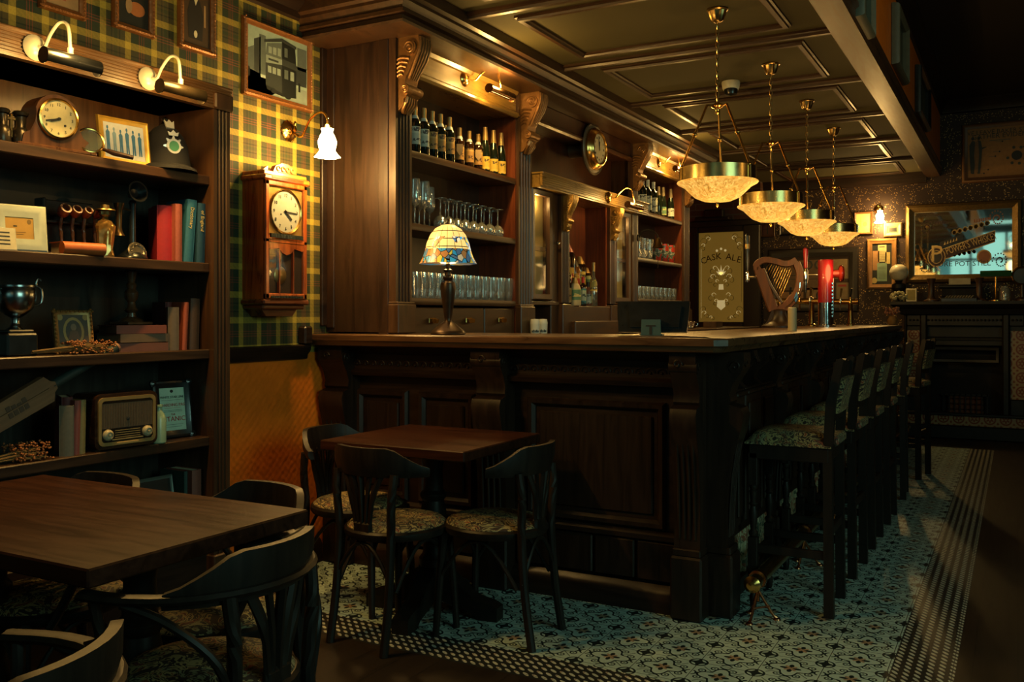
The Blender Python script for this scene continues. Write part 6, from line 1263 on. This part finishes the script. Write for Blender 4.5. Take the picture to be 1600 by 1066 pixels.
def swirl(cx, cz, s_, k_, n_=16): b.tube([(gcx+cx+k_*s_*(1-q/22)*math.cos(q*.38), -.017, gz0+cz+s_*(1-q/22)*math.sin(q*.38)) for q in range(n_)], [.005+.005*math.sin(q/n_*PI) for q in range(n_)], 5, flat=.25)
for sx in (-1, 1):
    for (cx, cz, s_) in ((.10, .56, .045), (.12, .46, .05), (.07, .41, .03), (.12, .26, .045), (.07, .20, .03), (.06, .50, .03)): swirl(sx*cx, cz*GH, s_, -sx)
    for (cx, cz, s_) in ((.20, .90, .05), (.16, .95, .035), (.22, .82, .04), (.21, .14, .04), (.17, .06, .035), (.10, .035, .03)): swirl(sx*cx, cz*GH, s_, sx)
    b.tube([(gcx+sx*GW*.45, -.0165, gz0+GH*.22), (gcx+sx*GW*.45, -.0165, gz0+GH*.78)], .006, 4, flat=.2)
b.build('etched_lettering', ET, d)
b = MB()
for a in (-50, -25, 0, 25, 50): b.at((gcx, -.018, gz0+GH*.52), ry=a); b.prism([(-.014, .03), (0, .12-abs(a)*.0008), (.014, .03), (0, .0)], -.002, 0, 'y')
b.at((gcx, -.018, gz0)); b.prism([(-.05, GH*.17), (0, GH*.13), (.05, GH*.17), (.045, GH*.24), (-.045, GH*.24)], -.002, 0, 'y'); b.prism([(-.03, GH*.36), (.03, GH*.36), (.025, GH*.42), (-.025, GH*.42)], -.002, 0, 'y')
for i in range(3): b.lathe([(.014, -.002), (.014, 0)], 12, 0, (-.05+.05*i, 0, GH*.815-.02*abs(i-1)), 'y')
b.at((gcx, -.018, gz0)); b.tube([(-GW*.45, 0, GH*.04), (-GW*.45, 0, GH*.82)], .005, 4, flat=.2); b.at()
for sx in (-1, 1):
    for (cx, cz, s_) in ((.075, .60, .03), (.10, .505, .035), (.05, .455, .022), (.09, .30, .03), (.06, .235, .025), (.15, .93, .03), (.21, .86, .025), (.20, .10, .03), (.12, .05, .02)): swirl(sx*cx, cz*GH, s_, sx*(1 if cz > .7 or cz < .12 else -1), 14)
b.build('glowing_etching', EB, d)
t = thing('wall_shelf', 'small dark shelf with a black box high above the etched glass panel', 'shelf', (fx(1118, YD), YD-.002, fz(346, 1118, YD)+.0)); b = MB(); b.box(-.20, .20, -.16, 0, 0, .03, 0, .006); b.box(-.24, .10, -.02, 0, -.0, .06, 0, .004); b.build('board', DARKF, t); b = MB(); b.box(-.10, .12, -.12, -.02, .03, .13, 0, .01); b.build('box', BLACK, t)
# sconce on the far wall
tulip((fx(1373), YF, fz(330, 1373)+.02), 0, 'wall lamp with white glass shade on the far wall between small frames', 7, .14)
# ================================================================ fireplace
YH = 10.30; cx = xat(1506, YH); t = thing('fireplace', 'black cast-iron fireplace with patterned tile strips and a deep mantel shelf', 'fireplace', (cx, YF-.0, 0))
CI = plain('blackened_iron', (.012, .011, .010), .42, .3, .4)
def hx(px): return xat(px, YH)-cx
def hz(py, px=1506): return zat(py, xat(px, YH), YH)
D0 = YH-YF; mz = hz(471); hw = hx(1600)+.02; hw = max(hw, -hx(1412))
b = MB(); b.sweep([(0, mz-.14), (.03, mz-.13), (.05, mz-.08), (.10, mz-.05), (.12, mz-.03), (.12, mz), (0, mz)], [(-hw, 0), (-hw, D0), (hw, D0), (hw, 0)], side=1); b.box(-hw, hw, D0, 0, mz-.05, mz); b.build('mantel_shelf', CI, t)
tx0, tx1 = hx(1416), hx(1437); iw = -tx1-.06
b = MB(); b.box(-hw, tx0, D0+.02, 0, 0, mz-.1, 0, .01); b.box(-tx0, hw, D0+.02, 0, 0, mz-.1, 0, .01); b.box(tx0, -tx0, D0+.02, 0, hz(510), mz-.1, 0, .01); b.box(tx0, tx1, D0+.05, 0, 0, hz(510)); b.box(-tx1, -tx0, D0+.05, 0, 0, hz(510)); b.box(tx0, tx1, D0+.02, 0, 0, hz(622), 0, .01); b.box(-tx1, -tx0, D0+.02, 0, 0, hz(622), 0, .01)
for x_ in (tx1, -tx1-.07): b.box(x_, x_+.07, D0-.0, 0, 0, mz-.1, 0, .015)
for i in range(30): b.ball((-hw+.06+i*(2*hw-.12)/29, D0+.015, mz-.19), .012, 6)
b.build('surround', CI, t)
def maj():
    m = MT('majolica_tile'); x_, y_, z_ = m.xyz(); P = .14; u = ((x_-tx0)/P).fr()-.5; v = (z_/P).fr()-.5; r_ = (u*u+v*v).sqrt(); a = v.at2(u)
    k = band(r_, .34, .05).mx((r_+(a*6).cos()*.07).lt(.20)-r_.lt(.07)).mx((r_.gt(.52))*((a*12).cos().gt(0)))
    m.set(col=m.mix(k.cl(), (.34, .25, .13), (.20, .055, .025)), rough=.25); return m.m
MJ = maj()
for a, c in ((tx0+.005, tx1-.005), (-tx1+.005, -tx0-.005)): b = MB(); b.box(a, c, D0+.04, D0+.05, hz(622), hz(517)); b.build('tile_panel', MJ, t)
b = MB(); b.box(tx1+.07, -tx1-.07, D0+.10, 0, hz(540), mz-.1); b.box(tx1+.07, -.36, D0+.10, 0, 0, hz(540)); b.box(.36, -tx1-.07, D0+.10, 0, 0, hz(540))
b.sweep([(0, 0), (.03, 0), (.02, .02), (0, .02)], [(0, 0), (0, .01)]) if 0 else None
b.at((0, D0+.10, 0), rx=90); b.sweep([(-.02, 0), (-.015, .02), (.01, .025), (.02, 0)], [(-.40, .10), (.40, .10), (.40, hz(530)), (-.40, hz(530))], closed=True); b.sweep([(-.02, 0), (-.015, .015), (.01, .02), (.02, 0)], [(-.30, hz(565)), (.30, hz(565)), (.30, hz(545)), (-.30, hz(545))], closed=True)
for x_ in (-.50, .50): b.sweep([(-.01, 0), (0, .015), (.01, 0)], [(x_-.06, .25), (x_+.06, .25), (x_+.06, .85), (x_-.06, .85)], closed=True); b.lathe([(.05, 0), (.04, .015), (.02, .01), (.001, .02)], 14, 0, (x_, hz(548)-.02, 0)) if 0 else None
b.build('insert', CI, t)
b = MB(); b.box(-.36, .36, -.12, -.02, .05, hz(540)); b.build('firebox', plain('soot', (.006, .005, .005), .8), t)
b = MB(); b.box(-.22, .22, D0+.20, D0+.22, .20, .22); b.box(-.22, .22, D0+.20, D0+.22, .42, .44); [b.box(-.2+.05*i, -.19+.05*i, D0+.20, D0+.215, .2, .44) for i in range(9)]; b.build('grate', IRON, t)
b = MB(); [b.box(-.17+.002*i, .17-.002*i, D0+.235, -.13, .22+.055*i, .27+.055*i, 0, .01) for i in range(4)]; b.build('fire_bricks', plain('rust_fire_brick', (.16, .06, .03), .8), t)
b = MB(); b.box(-hw, hw+.3, D0-.02, D0+.02, hz(665), hz(650)); b.build('hearth_tiles', MJ, t)
b = MB(); b.box(-hw-.05, hw+.3, D0-.05, D0+.02, 0, hz(665)-.001, 0, .01); b.box(-hw-.05, hw+.3, D0-.05, D0+.02, hz(650)+.001, hz(650)+.03, 0, .006); b.build('hearth_curb', CI, t)
# things on the mantel
YM = YH+.12
def mx(px): return xat(px, YM)
t = thing('flower_bunch', 'round bunch of dried cream flowers at the left end of the mantel', 'flowers', (mx(1404), YM, mz+.0)); b = MB(); rnd = random.Random(3)
for i in range(70):
    a, c = rnd.uniform(0, 2*PI), rnd.uniform(-.2, 1); r_ = .085*rnd.uniform(.8, 1); q = math.sqrt(1-min(1, c*c)); b.ball((r_*q*math.cos(a), r_*q*math.sin(a), .035+r_*max(-.25, c)*.9), .014, 5)
o = b.build('blossoms', plain('cream_blossom', (.45, .42, .24), .8, 0, .4, sc=60), t); o['kind'] = 'stuff'
t = thing('photo_frame', 'small standing photo frame catching light on the mantel beside the flowers', 'picture frame', (mx(1424), YM, mz)); b = MB(); b.box(-.055, .055, -.01, .01, 0, .14, 0, .006); b.build('frame', plain('pale_silver_frame', (.40, .36, .24), .3, .5), t); b = MB(); b.box(-.040, .040, -.013, -.009, .015, .125); b.build('picture', YP, t)
t = thing('oil_lamp', 'oil lamp with white globe shade at the left end of the mantel', 'lamp', (mx(1402), YM+.14, mz)); b = MB(); b.lathe([(.07, 0), (.07, .01), (.03, .03), (.02, .08), (.05, .11), (.075, .15), (.07, .19), (.03, .21), (.04, .23), (.001, .232)], 22); b.build('base', IRON, t); b = MB(); b.lathe([(.04, .232), (.075, .255), (.095, .30), (.095, .33), (.075, .375), (.035, .40), (.001, .402)], 26); b.build('globe', plain('etched_white_globe', (.60, .56, .42), .3), t); b = MB(); b.lathe([(.02, .40), (.018, .46), (.001, .461)], 12); b.build('chimney', PANE, t)
t = thing('typewriter', 'black vintage typewriter on the mantel below the mirror', 'typewriter', (mx(1499), YM, mz)); b = MB(); b.prism([(-.12, 0), (-.12, .03), (-.02, .06), (0, .13), (.10, .14), (.12, .0)], -.16, .16, 'x'); b.lathe([(.022, -.19), (.022, .19)], 14, 0, (0, .05, .155), 'x'); b.build('body', BLACK, t); b = MB()
for r_ in range(3):
    for i in range(10): b.lathe([(.008, 0), (.008, .005), (.001, .005)], 8, 0, (-.12+.026*i+.006*r_, -.10+.03*r_, .036+.010*r_))
b.build('keys', plain('cream_keys', (.40, .34, .22), .5), t); b = MB(); b.box(-.10, .10, .05, .052, .16, .24); b.build('paper', CREAM, t)
for px, h_, lb in ((1455, .24, 'brown wooden column vase left of the typewriter'), (1530, .24, 'brown wooden column vase right of the typewriter')):
    t = thing('candlestick', lb.replace('column vase', 'candlestick column on the mantel'), 'candlestick', (mx(px), YM, mz)); b = MB(); b.lathe([(.075, 0), (.075, .015), (.04, .03), (.028, .06), (.028, h_-.06), (.04, h_-.02), (.045, h_), (.001, h_)], 18); b.build('column', WB('z'), t)
t = thing('desk_lamp', 'brass desk lamp with dark green glass shade on the mantel', 'lamp', (mx(1556), YM, mz)); b = MB(); b.lathe([(.08, 0), (.08, .012), (.02, .02), (.010, .04), (.010, .26), (.001, .262)], 18); b.tube([(0, 0, .26), (-.02, -.02, .29)], .006, 6); b.build('stand', BRASS, t); b = MB(); b.prism([(.055*math.cos(R(a)), .25+.06*math.sin(R(a))) for a in range(0, 181, 15)]+[(-.05*math.cos(R(180-a)) if 0 else .048*math.cos(R(a)), .25+.053*math.sin(R(a))) for a in range(180, -1, -15)], -.14, .14, 'x'); b.build('shade', plain('green_glass_shade', (.02, .09, .04), .2, 0, .2, .5), t)
t = thing('glass_jar', 'clear glass jar with a bright rim at the right of the mantel', 'jar', (mx(1570), YM-.02, mz)); b = MB(); b.lathe([(.045, 0), (.05, .01), (.05, .11), (.035, .135), (.035, .15), (.033, .15), (.046, .11), (.046, .012), (.001, .01)], 20); b.build('jar', GLASS, t)
t = thing('mantel_ornament', 'round brass-rimmed ornament at the right edge of the mantel', 'ornament', (mx(1597), YM, mz)); b = MB(); b.lathe([(.06, 0), (.06, .02), (.02, .04), (.015, .16), (.001, .165)], 16); b.build('stand', WB('z'), t); b = MB(); b.tube(arc((0, 0, .25), .085, 0, 360, 26)[:-1], .012, 8, closed=True); b.build('ring', BRASS, t); b = MB(); b.lathe([(.001, -.005), (.08, -.004), (.08, .004), (.001, .005)], 24, 0, (0, 0, .25), 'y'); b.build('disc', plain('dark_disc', (.05, .03, .015), .2, .5), t)
# vase with flowers at the end of the bar
t = thing('flower_vase', 'small vase of pinkish dried flowers at the far end of the bar', 'vase', (xat(1401, 9.9)-.0, 9.9, .0)) if 0 else thing('flower_vase', 'small vase of pinkish dried flowers at the far end of the bar', 'vase', (-1.07, 9.62, ZB))
b = MB(); b.lathe([(.03, 0), (.045, .02), (.048, .05), (.03, .08), (.034, .09), (.001, .088)], 18); b.build('vase', plain('amber_vase', (.25, .14, .05), .3), t)
b = MB(); rnd = random.Random(5)
for i in range(40): b.ball((rnd.uniform(-.06, .06), rnd.uniform(-.05, .05), .11+rnd.uniform(0, .06)), .012, 5)
for i in range(12): b.tube([(0, 0, .08), (rnd.uniform(-.05, .05), rnd.uniform(-.04, .04), .13)], .0015, 4)
o = b.build('blossoms', plain('pink_blossom', (.30, .13, .08), .8, 0, .4, sc=60), t); o['kind'] = 'stuff'
